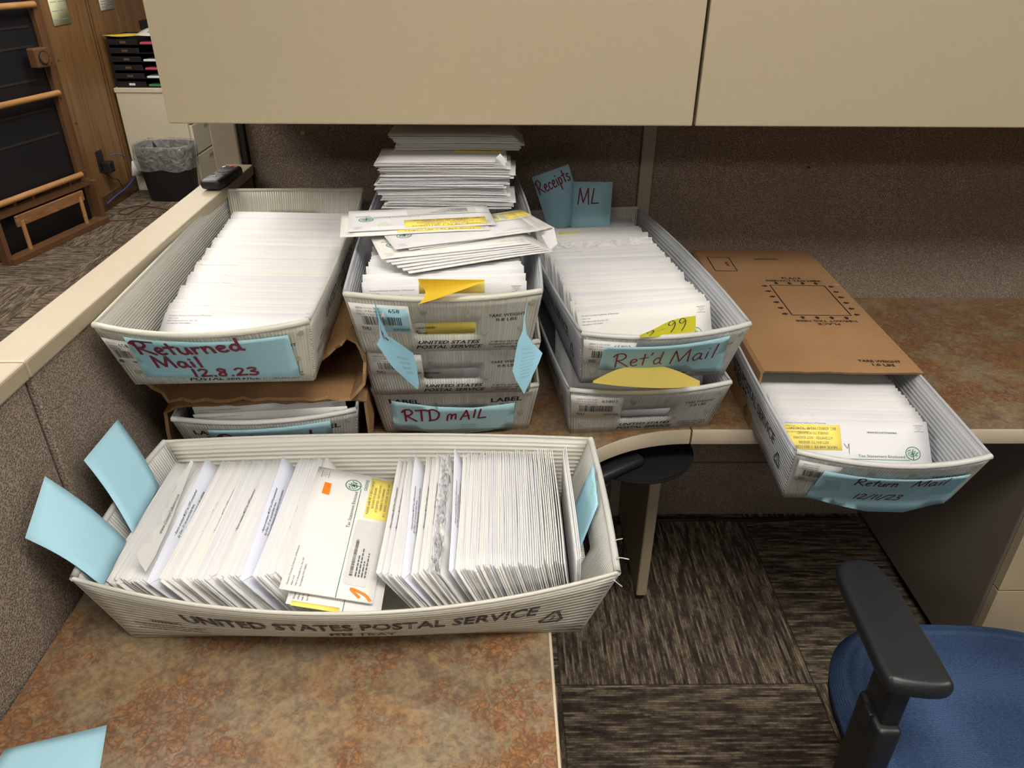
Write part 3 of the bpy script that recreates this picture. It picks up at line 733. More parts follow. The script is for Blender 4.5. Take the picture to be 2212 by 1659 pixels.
# --- left stack: two cardboard sleeves and the tray on top
def sleeve(label, loc, yaw, L, prof_f, prof_r, thick=.005, jag=.006, seed=1, marks=None, group=None, nl=10):
    """open-ended corrugated cardboard sleeve; profiles are closed x, z outlines at the front and the rear end"""
    r = random.Random(seed); t = thing('cardboard_sleeve', label, 'box', loc, yaw, group)
    P = dens(prof_f, .02); n0 = len(prof_f); Q = []
    for i in range(n0):
        a, c = prof_f[i], prof_f[(i+1) % n0]; k = max(1, int(math.ceil(math.hypot(c[0]-a[0], c[1]-a[1])/.02)))
        a2, c2 = prof_r[i], prof_r[(i+1) % n0]
        Q += [(a2[0]+(c2[0]-a2[0])*j/k, a2[1]+(c2[1]-a2[1])*j/k) for j in range(k)]
    n = len(P)
    def inn(pl):
        out = []
        for i in range(n):
            a, c = Vector(pl[i-1]), Vector(pl[(i+1) % n]); d = (c-a).normalized(); out.append((pl[i][0]-d.y*thick, pl[i][1]+d.x*thick))
        return out
    Pi, Qi = inn(P), inn(Q); b = B(); jf = [r.uniform(0, jag) for _ in range(n)]
    grid = []
    for k in range(nl+1):
        tt = (k/nl)**1.5; y = L*tt; ro = []
        for pa, pb in ((P, Q), (Pi, Qi)):
            ro.append([b.verts.new((pa[i][0]*(1-tt)+pb[i][0]*tt, (y+(jf[i]+(.002 if pa is Pi else 0)) if k == 0 else y), pa[i][1]*(1-tt)+pb[i][1]*tt)) for i in range(n)])
        grid.append(ro)
    for k in range(nl):
        for i in range(n):
            j = (i+1) % n
            b.faces.new((grid[k][0][i], grid[k][0][j], grid[k+1][0][j], grid[k+1][0][i]))
            b.faces.new((grid[k][1][j], grid[k][1][i], grid[k+1][1][i], grid[k+1][1][j]))
    for k in (0, nl):
        for i in range(n):
            j = (i+1) % n; f = b.faces.new((grid[k][0][i], grid[k][1][i], grid[k][1][j], grid[k][0][j]) if k == 0 else (grid[k][0][j], grid[k][1][j], grid[k][1][i], grid[k][0][i])); f.material_index = 1
    if marks: marks(b)
    o = mk('sleeve_body', b, ['card', 'cardedge', 'black'], t)
    return t
A_prof = [(-.165, 0), (.160, 0), (.166, .05), (.163, .122), (.150, .131), (-.145, .131), (-.165, .120), (-.170, .05)]
def mA(b): 
    put(b, flat((0, 0, .1312), (1, 0, 0), (0, 1, 0)), '1.0 LBS', -.06, .012, .008, .05, 0, 'C', 2, .02)
sleeve('lower brown cardboard mail sleeve on the desk holding a full tray', (-.386, 1.056, DZ), R(5), .66, A_prof, A_prof, jag=.008, seed=4, marks=mA)
B_f = [(-.148, 0), (.150, 0), (.176, .03), (.182, .085), (.170, .108), (.152, .113), (.132, .098), (.108, .076), (-.15, .074), (-.180, .040)]
B_r = [(-.150, 0), (.150, 0), (.158, .03), (.160, .065), (.155, .076), (.145, .077), (.130, .076), (.108, .076), (-.15, .074), (-.160, .040)]
def mB(b):
    f = flat((.140, .06, .110), (0, 1, .0), (-1, 0, 0)); f = flat((.155, .0, .1125), (0, 1, -.045), (-.9, 0, -.62))
    line(b, f, [(.05, -.002), (.16, -.002), (.16, .03), (.05, .03), (.05, -.002)], .0016, 2, smooth=False)
    put(b, f, 'AIR DISPATCH', .105, .012, .005, .07, 0, 'C', 2)
sleeve('crushed empty brown cardboard sleeve under the top left tray', (-.396, 1.056, DZ+.1325), R(1.5), .62, B_f, B_r, jag=.012, seed=8, marks=mB)
LLT, LLM, _ = tray('white mail tray inside the lower cardboard sleeve, blue sign mostly hidden', (-.414, 1.366, DZ+.006), R(5.5), (.02, .008, .004, .004), ('bu', 'bv'), 'label', side_marks=False,
  sign=([(-.088, .102), (.100, .108), (.104, .02), (-.092, .02)], lambda b, f: hand(b, f, 'Returned', -.075, .058, .032, .15, .0042, 1), NOB))
def mTL(b, f):
    hand(b, f, 'Returned', -.090, .074, .028, .148, .0044, 1, .07); hand(b, f, 'Mail', -.080, .044, .026, .072, .0044, 1, .03); hand(b, f, '12.8.23', -.036, .0215, .018, .100, .0040, 1, .01)
    line(b, f, [(-.09, .093), (-.085, .103), (-.06, .104)], .004, 1)
TLT, TLM, _ = tray('mail tray with blue sign Returned Mail 12.8.23 on top of the cardboard sleeves', (-.4265, 1.276, .9535), R(2.5), (.034, .006, .004, .004), ('cu', 'cv'), 'std',
  barcode=(-.137, .045, -.10, .097, 'FRI', '658', 3, ADR), sign=([(-.096, .110), (.113, .103), (.121, .012), (-.109, .020)], mTL, NOB))
G = 'envelopes leaning in the Returned Mail tray'
n = 44
for i in range(n):
    f = i/(n-1); yb = -.272+.462*f
    th = R(63-17*f**.8)+R(random.uniform(-.5, .5))
    envelope('front', lean_y(TLM, .001+.002*math.sin(i*1.3)+random.uniform(-.002, .002), yb, .006+.0004*random.random(), th, R(random.uniform(-.4, .4))-R(1.0), R(1.5)), 'white envelope leaning back in the shingled row of the tray with the Returned Mail sign', G)
G = 'envelopes in the tray inside the lower sleeve'
for i in range(3):
    envelope('front', lean_y(LLM, .006-.004*i, -.279+.010*i, .007+.003*(i == 1), R(-19+3*i), R(.6)), 'white envelope at the front of the tray inside the lower cardboard sleeve', G)

# --- middle stack
def mM3(b, f):
    hand(b, f, 'RTD', -.094, .040, .030, .068, .0038, 1, .02); hand(b, f, 'mAIL', -.018, .040, .026, .074, .0034, 1, .06, .12)
    for k, (s, w) in enumerate((('RECEIVED', .030), ('NOV 24 2023', .028), ('GREENE COUNTY', .036))): put(b, f, s, .022, .026-.006*k, .0035, w, 0, 'C', 2)
M3, M3M, _ = tray('bottom tray of the middle stack with blue RTD MAIL sign', (-.093, 1.466, DZ), R(2.6), (.010, .006, .006, .006), ('bu', 'cv'), 'label',
  sign=([(-.110, .094), (-.04, .080), (.03, .074), (.103, .081), (.107, .018), (.06, .006), (.017, .001), (-.04, .004), (-.119, .020)], mM3, lambda u, v: .006*max(0, 1-(v/.08))))
M2, M2M, _ = tray('middle tray of the middle stack with torn THU barcode label', (-.095, 1.412, DZ+.1135), R(2.4), (.012, .006, .006, .006), ('bu', 'cv'), 'std', barcode=(-.131, .052, -.045, .104, 'THU', '65802', 2, ADR))
MT, MTM, MTF = tray('top tray of the middle stack below the loose pile of envelopes', (-.097, 1.359, .964), R(2.4), (.020, .010, .008, .012), ('cu', 'bv'), 'std', barcode=(-.136, .046, -.050, .105, 'THU', '658', 1, ADR))
for m_, lab in ((M3M, 'bottom RTD MAIL'), (M2M, 'middle')):
    for i in range(2):
        e, fn = envelope('front', lean_y(m_, .0, -.283+.02*i, .006, R(-9+6*i), 0), 'envelope just behind the hand hole of the %s tray, middle stack' % lab, 'envelopes behind the hand hole, %s tray' % lab)
G = 'envelopes standing in the top middle tray'
yb = -.278
for i in range(25):
    th = R(min(14, -11+2.6*i)+random.uniform(-.8, .8)*(i > 0))
    fl = i in (4, 7, 8, 10, 12)
    m_ = lean_y(MTM, random.uniform(-.004, .004), yb, .006, th, R(random.uniform(-1.5, 2.5)+3), R(random.uniform(-.8, .8)))
    e, fn = envelope('front' if i % 2 == 0 or fl else 'plain', m_, 'white envelope standing in the row in the top tray of the middle stack', G)
    if i == 0: label_on(e, fn, -.036, .012, .060, .082, ['', '', ''], True); e['label'] = 'frontmost envelope in the top middle tray, yellow label showing in the hand hole'; e['group'] = ''; del e['group']
    if fl:
        h = B(); line(h, fn, [(.055, .095), (.075, .099), (.085, .096), (.065, .094), (.095, .098)], .0035, 0, .0009); mk('highlighter_stroke', h, 'lime', e); tag(e, 'envelope with a green highlighter stroke at its corner in the top middle tray', 'envelope', 'highlighted envelopes in the top middle tray')
    yb += (.0045 if i < 10 else .0105) if i < 19 else .030
# flat pile on the tray
G = 'envelopes lying in the neat lower pile'
z = 1.0845
def lie(x, y, z, yaw, kind, label, group, seed=None, flip=True):
    """lying face up, reading direction turned by yaw"""
    m_ = Matrix.Translation((x, y, z)) @ Matrix.Rotation(yaw, 4, 'Z') @ Matrix.Rotation(-PI/2, 4, 'X') @ Matrix.Translation((0, 0, -EH/2))
    return envelope(kind, m_, label, group, seed)
for i in range(32):
    dx = .008*math.sin(i*.35)+random.uniform(-.006, .006); dy = random.uniform(-.004, .004)
    e, fn = lie(-.106+dx, 1.484+dy, z, PI+R(random.uniform(-1.5, 1.5)), 'front' if i % 3 == 0 else 'plain', 'white envelope lying flat in the tall lit pile on the top middle tray', G)
    if i in (18, 22, 26, 31): label_on(e, fn, -.115, .004, -.02, .040, NIX); tag(e, 'white envelope with a yellow label lying in the tall lit pile', 'envelope', 'labelled envelopes in the lit pile')
    z += .0029
ft = B(); vs = [ft.verts.new(p) for p in ((-.012, 1.424, z-.012), (.012, 1.423, z-.012), (.010, 1.428, z+.004), (.001, 1.432, z+.013), (-.007, 1.429, z+.006))]; ft.faces.new(vs)
bmesh.ops.solidify(ft, geom=ft.faces[:], thickness=.0006); tag(mk('paper_scrap', ft, 'env'), 'small upright torn paper corner sticking out of the flat pile', 'paper')
G = 'envelopes in the shaded upper pile'
for i in range(10):
    lie(-.088+.010*math.sin(i*.5)+random.uniform(-.004, .004), 1.572+random.uniform(-.003, .003), z, PI+R(random.uniform(-1, 1)), 'plain', 'white envelope in the shaded pile on top, close under the overhead cabinet', G)
    z += .0030
ZT = 1.0905                # fan of envelopes across the front of the pile
G = 'fanned envelopes under the top pair'
for i in range(6):
    k = 5-i; lie(-.083+.007*k, 1.196-.003*k, ZT, PI+R(17.5+1.2*k), 'front', 'white envelope in the tilted fan lying across the top middle tray', G); ZT += .0026
G = 'envelopes fanned to the right with yellow labels'
for i, (dx, dy, a) in enumerate(((.012, .012, 28), (.0, .002, 25), (-.016, -.010, 22))):
    e, fn = lie(-.055+dx, 1.236+dy, ZT, PI+R(a), 'front', 'white envelope with yellow label fanned out to the right over the tray rim', G); ZT += .0026
    label_on(e, fn, -.122, .004, -.050, .038, NIX)
for i, (x, y, a, lab) in enumerate(((-.147, 1.254, 9.0, 'lower of two straight envelopes lying across the fan, yellow label at its edge'), (-.137, 1.272, 9.6, 'topmost envelope lying across the fan, green tick and yellow label'))):
    e, fn = lie(x, y, ZT, PI+R(a), 'front', lab, 'straight pair of envelopes on the fan'); del e['group']; ZT += .0027
    label_on(e, fn, -.110, .070, .030, .108, NIX)
    if i:
        h = B(); line(h, fn, [(.058, .088), (.062, .080), (.075, .094), (.05, .092)], .001, 0, .0009); mk('pen_tick', h, 'lime', e)
cr = B(); vs = [cr.verts.new(p) for p in ((.066, 1.262, 1.108), (.094, 1.262, 1.103), (.100, 1.245, 1.080), (.086, 1.236, 1.072), (.072, 1.243, 1.094))]; cr.faces.new(vs); bmesh.ops.triangulate(cr, faces=cr.faces[:])
bmesh.ops.solidify(cr, geom=cr.faces[:], thickness=.0006); tag(mk('envelope_flap', cr, 'env'), 'crumpled white flap drooping off the right end of the fan', 'paper')
# loose papers on the middle stack
def ribbon(name, rows, mat, label, cat='paper', marks=None, n=6, thick=.0005, group=None, mats=()):
    """curled sheet lofted through rows of (left, right) points"""
    Lp = crom([Vector(a) for a, c in rows], n); Rp = crom([Vector(c) for a, c in rows], n); b = B(); m = len(Lp); W_ = 6; g = []
    def fn(u, v, o):      # u, v in 0..1
        q = max(0, min(1, 1-v))*(m-1); i = min(int(q), m-2); f = q-i
        l = Lp[i].lerp(Lp[i+1], f); r = Rp[i].lerp(Rp[i+1], f); p = l.lerp(r, u)
        nn = (r-l).cross(Lp[min(i+1, m-1)]-Lp[i]+Rp[min(i+1, m-1)]-Rp[i]); nn = nn.normalized() if nn.length > 1e-12 else Vector((0, -1, 0))
        if nn.dot(Vector((0, -.5, 1))) < 0 and False: nn = -nn
        return p-nn*o
    for i in range(m):
        g.append([b.verts.new(Lp[i].lerp(Rp[i], k/W_)) for k in range(W_+1)])
    for i in range(m-1):
        for k in range(W_): f = b.faces.new((g[i][k], g[i+1][k], g[i+1][k+1], g[i][k+1])); f.smooth = True
    bmesh.ops.solidify(b, geom=b.faces[:], thickness=thick)
    if marks: marks(b, fn)
    return tag(mk(name, b, [mat]+list(mats), None, True), label, cat, group)
ribbon('sticky_note', [((-.1175, 1.006, 1.1115), (-.0215, 1.012, 1.1075)), ((-.114, 1.010, 1.100), (-.0225, 1.011, 1.1065)), ((-.108, 1.009, 1.0905), (-.024, 1.010, 1.1055)), ((-.110, .997, 1.084), (-.050, 1.000, 1.0985)), ((-.117, .985, 1.081), (-.095, .988, 1.0865))], 'note', 'bright yellow sticky note folded over the rim of the top middle tray', 'note')
b = B(); sheet(b, rect(-.048, 0, .048, .021), flat((-.070, 1.0165, 1.0845), (1, .03, 0), (0, .10, 1)), .0005, (), .03); tag(mk('sticky_note', b, 'notep'), 'pale yellow sticky note standing behind the folded bright one', 'note')
def m_sl(b, f):
    hand(b, f, 'h', .35, .56, .16, .28, .045, 1)
    for k in range(4): put(b, f, ('RECEIVED', 'NOV 20 2023', 'GREENE COUNTY', 'COLLECTOR')[k], .62, .30-.05*k, .025, .34, 0, 'C', 2)
ribbon('paper_slip', [((-.1821, 1.004, 1.0743), (-.1806, 1.003, 1.074)), ((-.1772, .995, 1.0526), (-.1722, .985, 1.0566)), ((-.1751, .985, 1.0282), (-.1615, .97, 1.0394)), ((-.1798, .98, 1.0194), (-.1234, .95, 1.0206)), ((-.1563, .96, .9925), (-.119, .945, .9954)), ((-.1202, .945, .9629), (-.1169, .94, .9768))],
  'blue', 'curled light blue paper slip hanging from the left front of the middle stack', n=1, marks=m_sl, mats=('red', 'faint'))
def m_sr(b, f):
    for k in range(9): put(b, f, ('NOTICE OF', 'ASSESSMENT', 'personal property', 'tax receipt', 'Greene County', 'received', 'collector', 'statement', 'revenue')[k], .5, .50-.045*k, .02, .5, 0, 'C', 1)
ribbon('paper_slip', [((.0407, 1.018, 1.0722), (.0413, 1.018, 1.0722)), ((.0356, 1., 1.0557), (.0371, 1., 1.0505)), ((.0336, .99, 1.0365), (.0396, .985, 1.0337)), ((.026, .975, 1.0251), (.0516, .985, 1.0162)), ((.0219, .965, 1.0037), (.0629, .975, 1.0076)), ((.0185, .955, .9899), (.0573, .965, .9967)), ((.0233, .95, .9772), (.0491, .955, .9837)), ((.035, .945, .9565), (.0363, .945, .9565))],
  'blue', 'curled light blue paper slip hanging from the right front of the middle stack', n=1, marks=m_sr, mats=('faint',))

# --- right stack
def mRT(b, f):
    patch(b, f, [(-.102, .097), (.0, .103), (.0, .08), (-.104, .07)], 3, .0002) if False else None
    hand(b, f, "Ret'd", -.085, .047, .034, .085, .0026, 1, .06); hand(b, f, 'Mail', .012, .050, .036, .085, .0026, 1, .08)
    for k, (s, w) in enumerate((('RECEIVED', .030), ('DEC 11 2023', .026), ('GREENE COUNTY', .036))): put(b, f, s, .055, .094-.006*k, .0035, w, .05, 'C', 2)
RBT, RBM, _ = tray('lower right tray with 65802 barcode label and yellow slip in its hand hole', (.236, 1.467, DZ), R(5.4), (.018, .006, .012, .006), ('bu', 'bv'), 'std', barcode=(-.138, .050, -.049, .108, 'THU', '65802', 5, ('GREENE CO COLL OF REV', '1010 N BOONVILLE', 'FCM FLTS FIRM GRX')))
RTT, RTM, _ = tray("upper right tray with blue Ret'd Mail sign and envelopes packed front to back", (.237, 1.453, .8585), R(7.4), (.026, .008, .010, .016), ('bu', 'bv'), 'std', barcode=(-.137, .050, -.055, .107, 'WED', '65802', 6, ADR),
  sign=([(-.106, .099), (.0, .102), (.099, .109), (.122, .012), (.02, .03), (-.112, .040)], mRT, lambda u, v: .004))
G = 'envelopes packed in the upper right tray'
yb = -.276
for i in range(54):
    if i >= 51: yb += .02
    th = R(33+random.uniform(-2.0, 2.0)-(3 if i < 6 else 0)); kd = 'torn' if 37 <= i <= 40 else ('front' if (i % 3 == 0 or i in (4, 9, 14)) else 'plain')
    e, fn = envelope(kd, lean_y(RTM, random.uniform(-.0045, .004), yb, .006+random.uniform(0, .004), th, R(random.uniform(-1.4, 1.4)+1.0), R(random.uniform(-1.2, 1.2))), ('ragged torn-open envelope in the rear half of the upper right tray' if kd == 'torn' else "white envelope packed in the long row in the tray with the Ret'd Mail sign"), G if kd != 'torn' else 'torn envelopes in the upper right tray')
    if i == 48: label_on(e, fn, -.07, .095, -.02, .112, ['']); e['label'] = "envelope with a yellow strip at the rear of the Ret'd Mail tray"; del e['group']
    yb += .0076 if i < 6 else .0092
G = 'envelopes in the lower right tray'
for i in range(9):
    envelope('front' if i % 2 else 'plain', lean_y(RBM, -.003 if i > 1 else .003, -.262+.024*i, .0055, R(8), R(.8)), 'white envelope in the lower right tray glimpsed under the upper one', G)
def m99(b, f): hand(b, lambda u, v, o: f(1-v, 1-u, -o), '9-99', .10, .22, .75, .75, .022, 1, slant=.02)
ribbon('sticky_note', [((.2265, 1.085, .9828), (.2267, 1.085, .9795)), ((.2514, 1.1, .9863), (.2504, 1.09, .9770)), ((.2798, 1.12, .9911), (.2776, 1.1, .9740)), ((.3047, 1.13, .9932), (.3028, 1.11, .9720)), ((.3288, 1.14, .992), (.3264, 1.12, .9735))], 'notel', 'lime yellow sticky note marked 9-99 at the front of the upper right tray', 'note', marks=m99, mats=('pen',))
ribbon('sticky_note', [((.1581, 1.1, .8896), (.1577, 1.095, .888)), ((.2064, 1.12, .9019), (.2027, 1.085, .8875)), ((.2632, 1.135, .901), (.2549, 1.08, .8868)), ((.3023, 1.12, .8983), (.2968, 1.085, .8838)), ((.3389, 1.095, .8916), (.3385, 1.09, .8854))], 'notep', 'pale yellow note curling over the rim of the lower right tray', 'note')
def card(label, o, ux, vx, w, h, marks, mats, name='index_card', mat='blue', t=.0008):
    b = B(); fn = flat(o, ux, vx); sheet(b, rect(0, 0, w, h), fn, t, (), .04); marks(b, lambda u, v, f: fn(u, v, f+t/2)); return tag(mk(name, b, [mat]+list(mats)), label, 'card')
card('tilted blue card marked Receipts standing at the back of the upper right tray', (.118, 1.700, .945), (.94, .0, .342), (-.33, .12, .93), .088, .135, lambda b, f: hand(b, f, 'Receipts', .006, .092, .030, .080, .0030, 1, .12), ('red',))
card('upright blue card marked ML standing at the back of the upper right tray', (.166, 1.690, .944), (1, .03, -.01), (.02, .12, 1), .090, .122, lambda b, f: hand(b, f, 'ML', .012, .072, .036, .05, .0030, 1, -.02), ('red',))

# --- sleeve with the pulled-out tray at right
C_p = [(-.148, 0), (.148, 0), (.151, .06), (.149, .122), (.143, .127), (-.143, .127), (-.149, .122), (-.151, .06)]
def arrow(b, f, u, v, a, s, mi=2):
    c, sn = math.cos(a), math.sin(a); P = [(-.5, -.22), (0, -.22), (0, -.5), (.5, 0), (0, .5), (0, .22), (-.5, .22)]
    patch(b, f, [(u+(x*c-y*sn)*s, v+(x*sn+y*c)*s) for x, y in P], mi)
def mC(b):
    f = flat((0, 0, .1272), (1, 0, 0), (0, 1, 0))
    put(b, f, 'TARE WEIGHT', .080, .040, .0085, .078, R(-2), 'C', 2, .02); put(b, f, '1.0 LBS', .082, .026, .0085, .04, R(-2), 'C', 2, .02)
    u0, v0, u1, v1 = -.018, .245, .105, .405
    line(b, f, [(u0, v0), (u1, v0), (u1, v1), (u0, v1), (u0, v0)], .0022, 2, smooth=False)
    for k in range(4): arrow(b, f, u0+.018+.030*k, v1+.012, -PI/2, .013); arrow(b, f, u0+.018+.030*k, v0-.012, PI/2, .013)
    for k in range(6): arrow(b, f, u0-.013, v0+.005+.030*k, 0, .013); arrow(b, f, u1+.013, v0+.005+.030*k, PI, .013)
    put(b, f, 'D&R/ACT TAG HERE', (u0+u1)/2, v0-.024, .0085, .125, PI, 'C', 2, .012); put(b, f, 'PLACE', (u0+u1)/2, v0-.038, .0085, .045, PI, 'C', 2, .012)
    put(b, f, 'D&R/ACT TAG HERE', (u0+u1)/2, v1+.022, .010, .125, 0, 'C', 2, .012); put(b, f, 'PLACE', (u0+u1)/2, v1+.038, .010, .045, 0, 'C', 2, .012)
    line(b, f, [(-.122, .49), (-.070, .49), (-.070, .58), (-.122, .58), (-.122, .49)], .002, 2, smooth=False); put(b, f, 'AIR', -.08, .535, .008, .03, PI/2, 'C', 2)
    put(b, f, 'TARE WEIGHT', .02, .575, .008, .06, PI, 'C', 2, .02)
    s = flat((-.1522, .10, .06), (0, -1, 0), (0, 0, 1)); put(b, s, 'SERVICE', .055, -.008, .024, .10, 0, 'R', 2, .025)
    recyc(b, s, .065, -.035, .013, 2, .0006)
sleeve('brown cardboard sleeve on the right desk with a tray pulled out', (.620, 1.166, DZ+.0008), R(-1.4), .635, C_p, C_p, jag=.004, seed=2, marks=mC)
def mF(b, f):
    hand(b, f, 'Return', -.048, .062, .022, .066, .0022, 5, -.02); hand(b, f, 'Mail', .040, .060, .022, .054, .0022, 5, .08, .12); hand(b, f, '12/11/23', -.032, .014, .018, .078, .0022, 5, -.02, .12)
    patch(b, f, [(.085, .075), (.118, .080), (.118, .035), (.080, .030)], 3, .0002); patch(b, f, [(-.090, .068), (-.070, .070), (-.062, .040), (-.096, .036)], 3, .0002)
FT, FTM, _ = tray('tray with blue Return Mail 12/11/23 sign jutting out over the desk edge', (.612, 1.252, DZ+.0065), R(-2.6), (.028, .008, .005, .005), ('bu', 'bv'), 'std', barcode=(-.134, .052, -.076, .104, 'SAT', '', 8, ADR),
  sign=([(-.099, .094), (-.03, .088), (.05, .086), (.118, .089), (.127, .004), (.064, -.016), (.0, -.016), (-.06, -.004), (-.108, .012)], mF, lambda u, v: .004+.010*max(0, -v/.02)))
G = 'envelopes in the jutting tray'
for i in range(26):
    yb = -.268+.0112*i+(.0 if i < 18 else .0)
    e, fn = envelope('front', lean_y(FTM, -.001+random.uniform(-.003, .003), yb, .006, R(47+random.uniform(-.6, .6)), R(random.uniform(-.5, .5)), R(random.uniform(-.4, .4))), 'white envelope leaning back in the row in the jutting Return Mail tray', G)
    if i == 0:
        del e['group']; e['label'] = 'frontmost envelope in the jutting tray with yellow label at its left'
        label_on(e, fn, -.118, .060, -.024, .104, NIX, True); put_b = B(); put(put_b, fn, '9400922472354440', .045, .094, .003, .05, PI, 'C', 0, off=.0009); line(put_b, fn, [(-.02, .072), (-.015, .064), (-.012, .072), (-.013, .055)], .0007, 0, .0009); mk('printed_code', put_b, 'pen', e)

# --- big front tray
BT, BTM, BTF = tray('large front tray lying crosswise on the return desk, packed with envelopes', (-.187, .823, DZ), R(90.5), (.004, .012, .052, .020, .010), ('bu', 'cvw'), 'none', hole=True)
INV = BTM.inverted()
def lean_x(x, y, z, th, roll=0, yaw=0):
    """world placing: length along +y, top leaning towards -x by th; x is the foot"""
    c, s = math.cos(th), math.sin(th)
    m_ = Matrix(((0, -c, -s, x), (1, 0, 0, y), (0, -s, c, z), (0, 0, 0, 1)))
    return m_ @ Matrix.Rotation(roll, 4, 'Y') @ Matrix.Rotation(yaw, 4, 'Z')
ZB = DZ+.0055; YC = .8145
def frow(x0, x1, n, th0, th1, gaps, group, lab, torn=(), top0=None):
    """feet chosen so that the tops run from x0 to x1"""
    ws = [1+gaps.get(i, 0) for i in range(n)]; S = sum(ws[:-1]); acc = 0
    for i in range(n):
        f = acc/S; th = th0+(th1-th0)*f; xt = x0+(x1-x0)*f; acc += ws[i]
        op = i in gaps; kd = 'torn' if i in torn else (('open' if gaps[i] > 2.4 else 'back') if op else ('back' if i % 3 == 0 else 'plain'))
        t2 = th+R(random.uniform(-.5, .5)); lf = random.uniform(0, .0035)+(.004 if op and gaps[i] > 2.4 else 0)
        lb = lab if not op and kd != 'torn' else ('envelope back with postmark text showing in '+lab.split(' in ', 1)[1] if op else 'ragged torn-open envelope in '+lab.split(' in ', 1)[1])
        gp = group+(' with text showing' if op else (', torn open' if kd == 'torn' else ''))
        envelope(kd, lean_x(xt+math.sin(t2)*EH, YC+.0085*(xt+.19)+random.uniform(-.003, .004)+(.003 if op else 0), ZB+lf, t2, R(-3.0 if op and gaps[i] > 2.4 else random.uniform(-.7, .7))), lb, gp)
frow(-.497, -.262, 54, R(38), R(30), {9: 1.2, 15: 4.2, 21: 1.0, 24: 1.8, 31: 2.0, 40: 4.6, 46: 1.0, 53: 1.5}, 'envelopes in the left block of the front tray', 'white envelope packed in the left block of the large front tray')
frow(-.155, -.078, 18, R(33), R(27), {0: 2.0, 1: 1.6, 7: 4.2, 9: 1.4, 12: 1.5}, 'envelopes in the middle block of the front tray', 'white envelope packed in the middle block of the large front tray', torn=(15, 16, 17))
frow(-.066, .080, 48, R(25), R(9), {0: 2.6}, 'envelopes in the right block of the front tray', 'white envelope packed in the tight right block of the large front tray')
# the flat one with its face showing and the two under it
for i, (dx, dy, dz, lab) in enumerate(((.010, -.014, -.010, 'white envelope with yellow strip lying just under the tilted tax statement envelope'), (0, 0, 0, 'tax statement envelope face up in the front tray with orange marks'))):
    e, fn = envelope('front', lean_x(-.158+dx, YC-.026+dy, .822+dz, R(76), R(-.6)), lab, 'x'); del e['group']
    if i:
        label_on(e, fn, .028, .002, .118, .034, NIX)
        h = B(); patch(h, fn, [(.062, .088), (.088, .089), (.089, .099), (.063, .099)], 0, .0009)
        mk('highlighter_mark', h, 'orange', e); h = B(); line(h, fn, [(-.118, .018), (-.106, .030), (-.112, .012), (-.120, .004)], .004, 0, .0009); mk('highlighter_mark', h, 'orange', e)
    else: label_on(e, fn, -.1255, .05, -.118, .108, [''])
# torn flap standing among the left block
b = B(); r = random.Random(9)
ol = [(.0, .002), (.03, .0), (.07, .001), (.12, .003), (.17, .006), (.222, .012), (.222, .017), (.19, .0165)]+[(.18-.011*k, .0175+.004*math.sin(k*1.9)-.0004*k+r.uniform(0, .003)) for k in range(12)]+[(.045, .012), (.03, .022), (.012, .024), (.004, .014)]
tf = flat((-.4415, .6905, .8475), (-.03, 1, .0), (-.50, 0, .86)); tfn = lambda u, v, o: tf(u, v, o+.0035*math.sin(u*26)+.006*max(0, 1-u/.05))
sheet(b, ol, tfn, .0005, (), .012); put(b, lambda u, v, o: tfn(u, v, o+.0003), 'www.CountyCollector.com', .065, .0065, .0045, .085, 0, 'L', 1)
tag(mk('torn_flap', b, ['env', 'ink'], None, True), 'torn white strip lying among the envelopes in the left block of the front tray', 'paper')
for i, (x, a, lab) in enumerate(((.0985, .5, 'first envelope standing apart near the right end of the front tray'), (.1012, .8, 'second envelope standing apart near the right end of the front tray'), (.1040, 1.0, 'rearmost envelope standing apart at the right end of the front tray, orange stroke'))):
    e, fn = envelope('plain' if i else 'back', lean_x(x, YC+.006+.003*i, ZB, R(a), R(.6)), lab, 'x'); del e['group']
    if i == 2: h = B(); line(h, fn, [(-.06, .100), (-.03, .098)], .0022, 0, .0009, smooth=False); mk('highlighter_stroke', h, 'orange', e)
def quad_paper(name, pts, mat, label, cat, bend=0, marks=None, mats=(), thick=.0006):
    a, b_, c, d = [Vector(p) for p in pts]    # a bottom-left, b bottom-right, c top-right, d top-left
    n = (b_-a).cross(d-a).normalized()
    fn = lambda u, v, o: (a*(1-u)+b_*u)*(1-v)+(d*(1-u)+c*u)*v+n*(o+bend*math.sin(PI*max(0, min(1, v))))
    b = B(); sheet(b, rect(0, 0, 1, 1), fn, thick, (), .14)
    if marks: marks(b, lambda u, v, o: fn(u, v, o+thick/2))
    return tag(mk(name, b, [mat]+list(mats), None, 2), label, cat)
quad_paper('paper_slip', ((.1115, .8867, .7895), (.1115, .796, .7843), (.1372, .8184, .8514), (.1372, .893, .867)), 'blue', 'light blue paper with green scribble inside the right end of the front tray', 'paper', .0,
  lambda b, f: line(b, f, [(.35, .92), (.5, .95), (.42, .86), (.6, .84), (.45, .78), (.6, .72), (.52, .6), (.62, .5), (.55, .42)], .012, 1), ('lime',))
quad_paper('paper_slip', ((-.489, .680, .838), (-.495, .762, .838), (-.566, .757, .949), (-.567, .690, .908)), 'blue', 'light blue paper slip sticking out at the near left corner of the front tray', 'paper', .006)
quad_paper('paper_slip', ((-.494, .778, .838), (-.498, .880, .838), (-.566, .942, .914), (-.566, .838, .915)), 'blue', 'light blue paper slip behind the near one at the left end of the front tray', 'paper', .004)
quad_paper('paper_sheet', ((-.56, .46, DZ+.0006), (-.425, .462, DZ+.0006), (-.4545, .5585, DZ+.0006), (-.5545, .529, DZ+.0006)), 'blue', 'pale blue paper lying on the desk in the near left corner', 'paper')
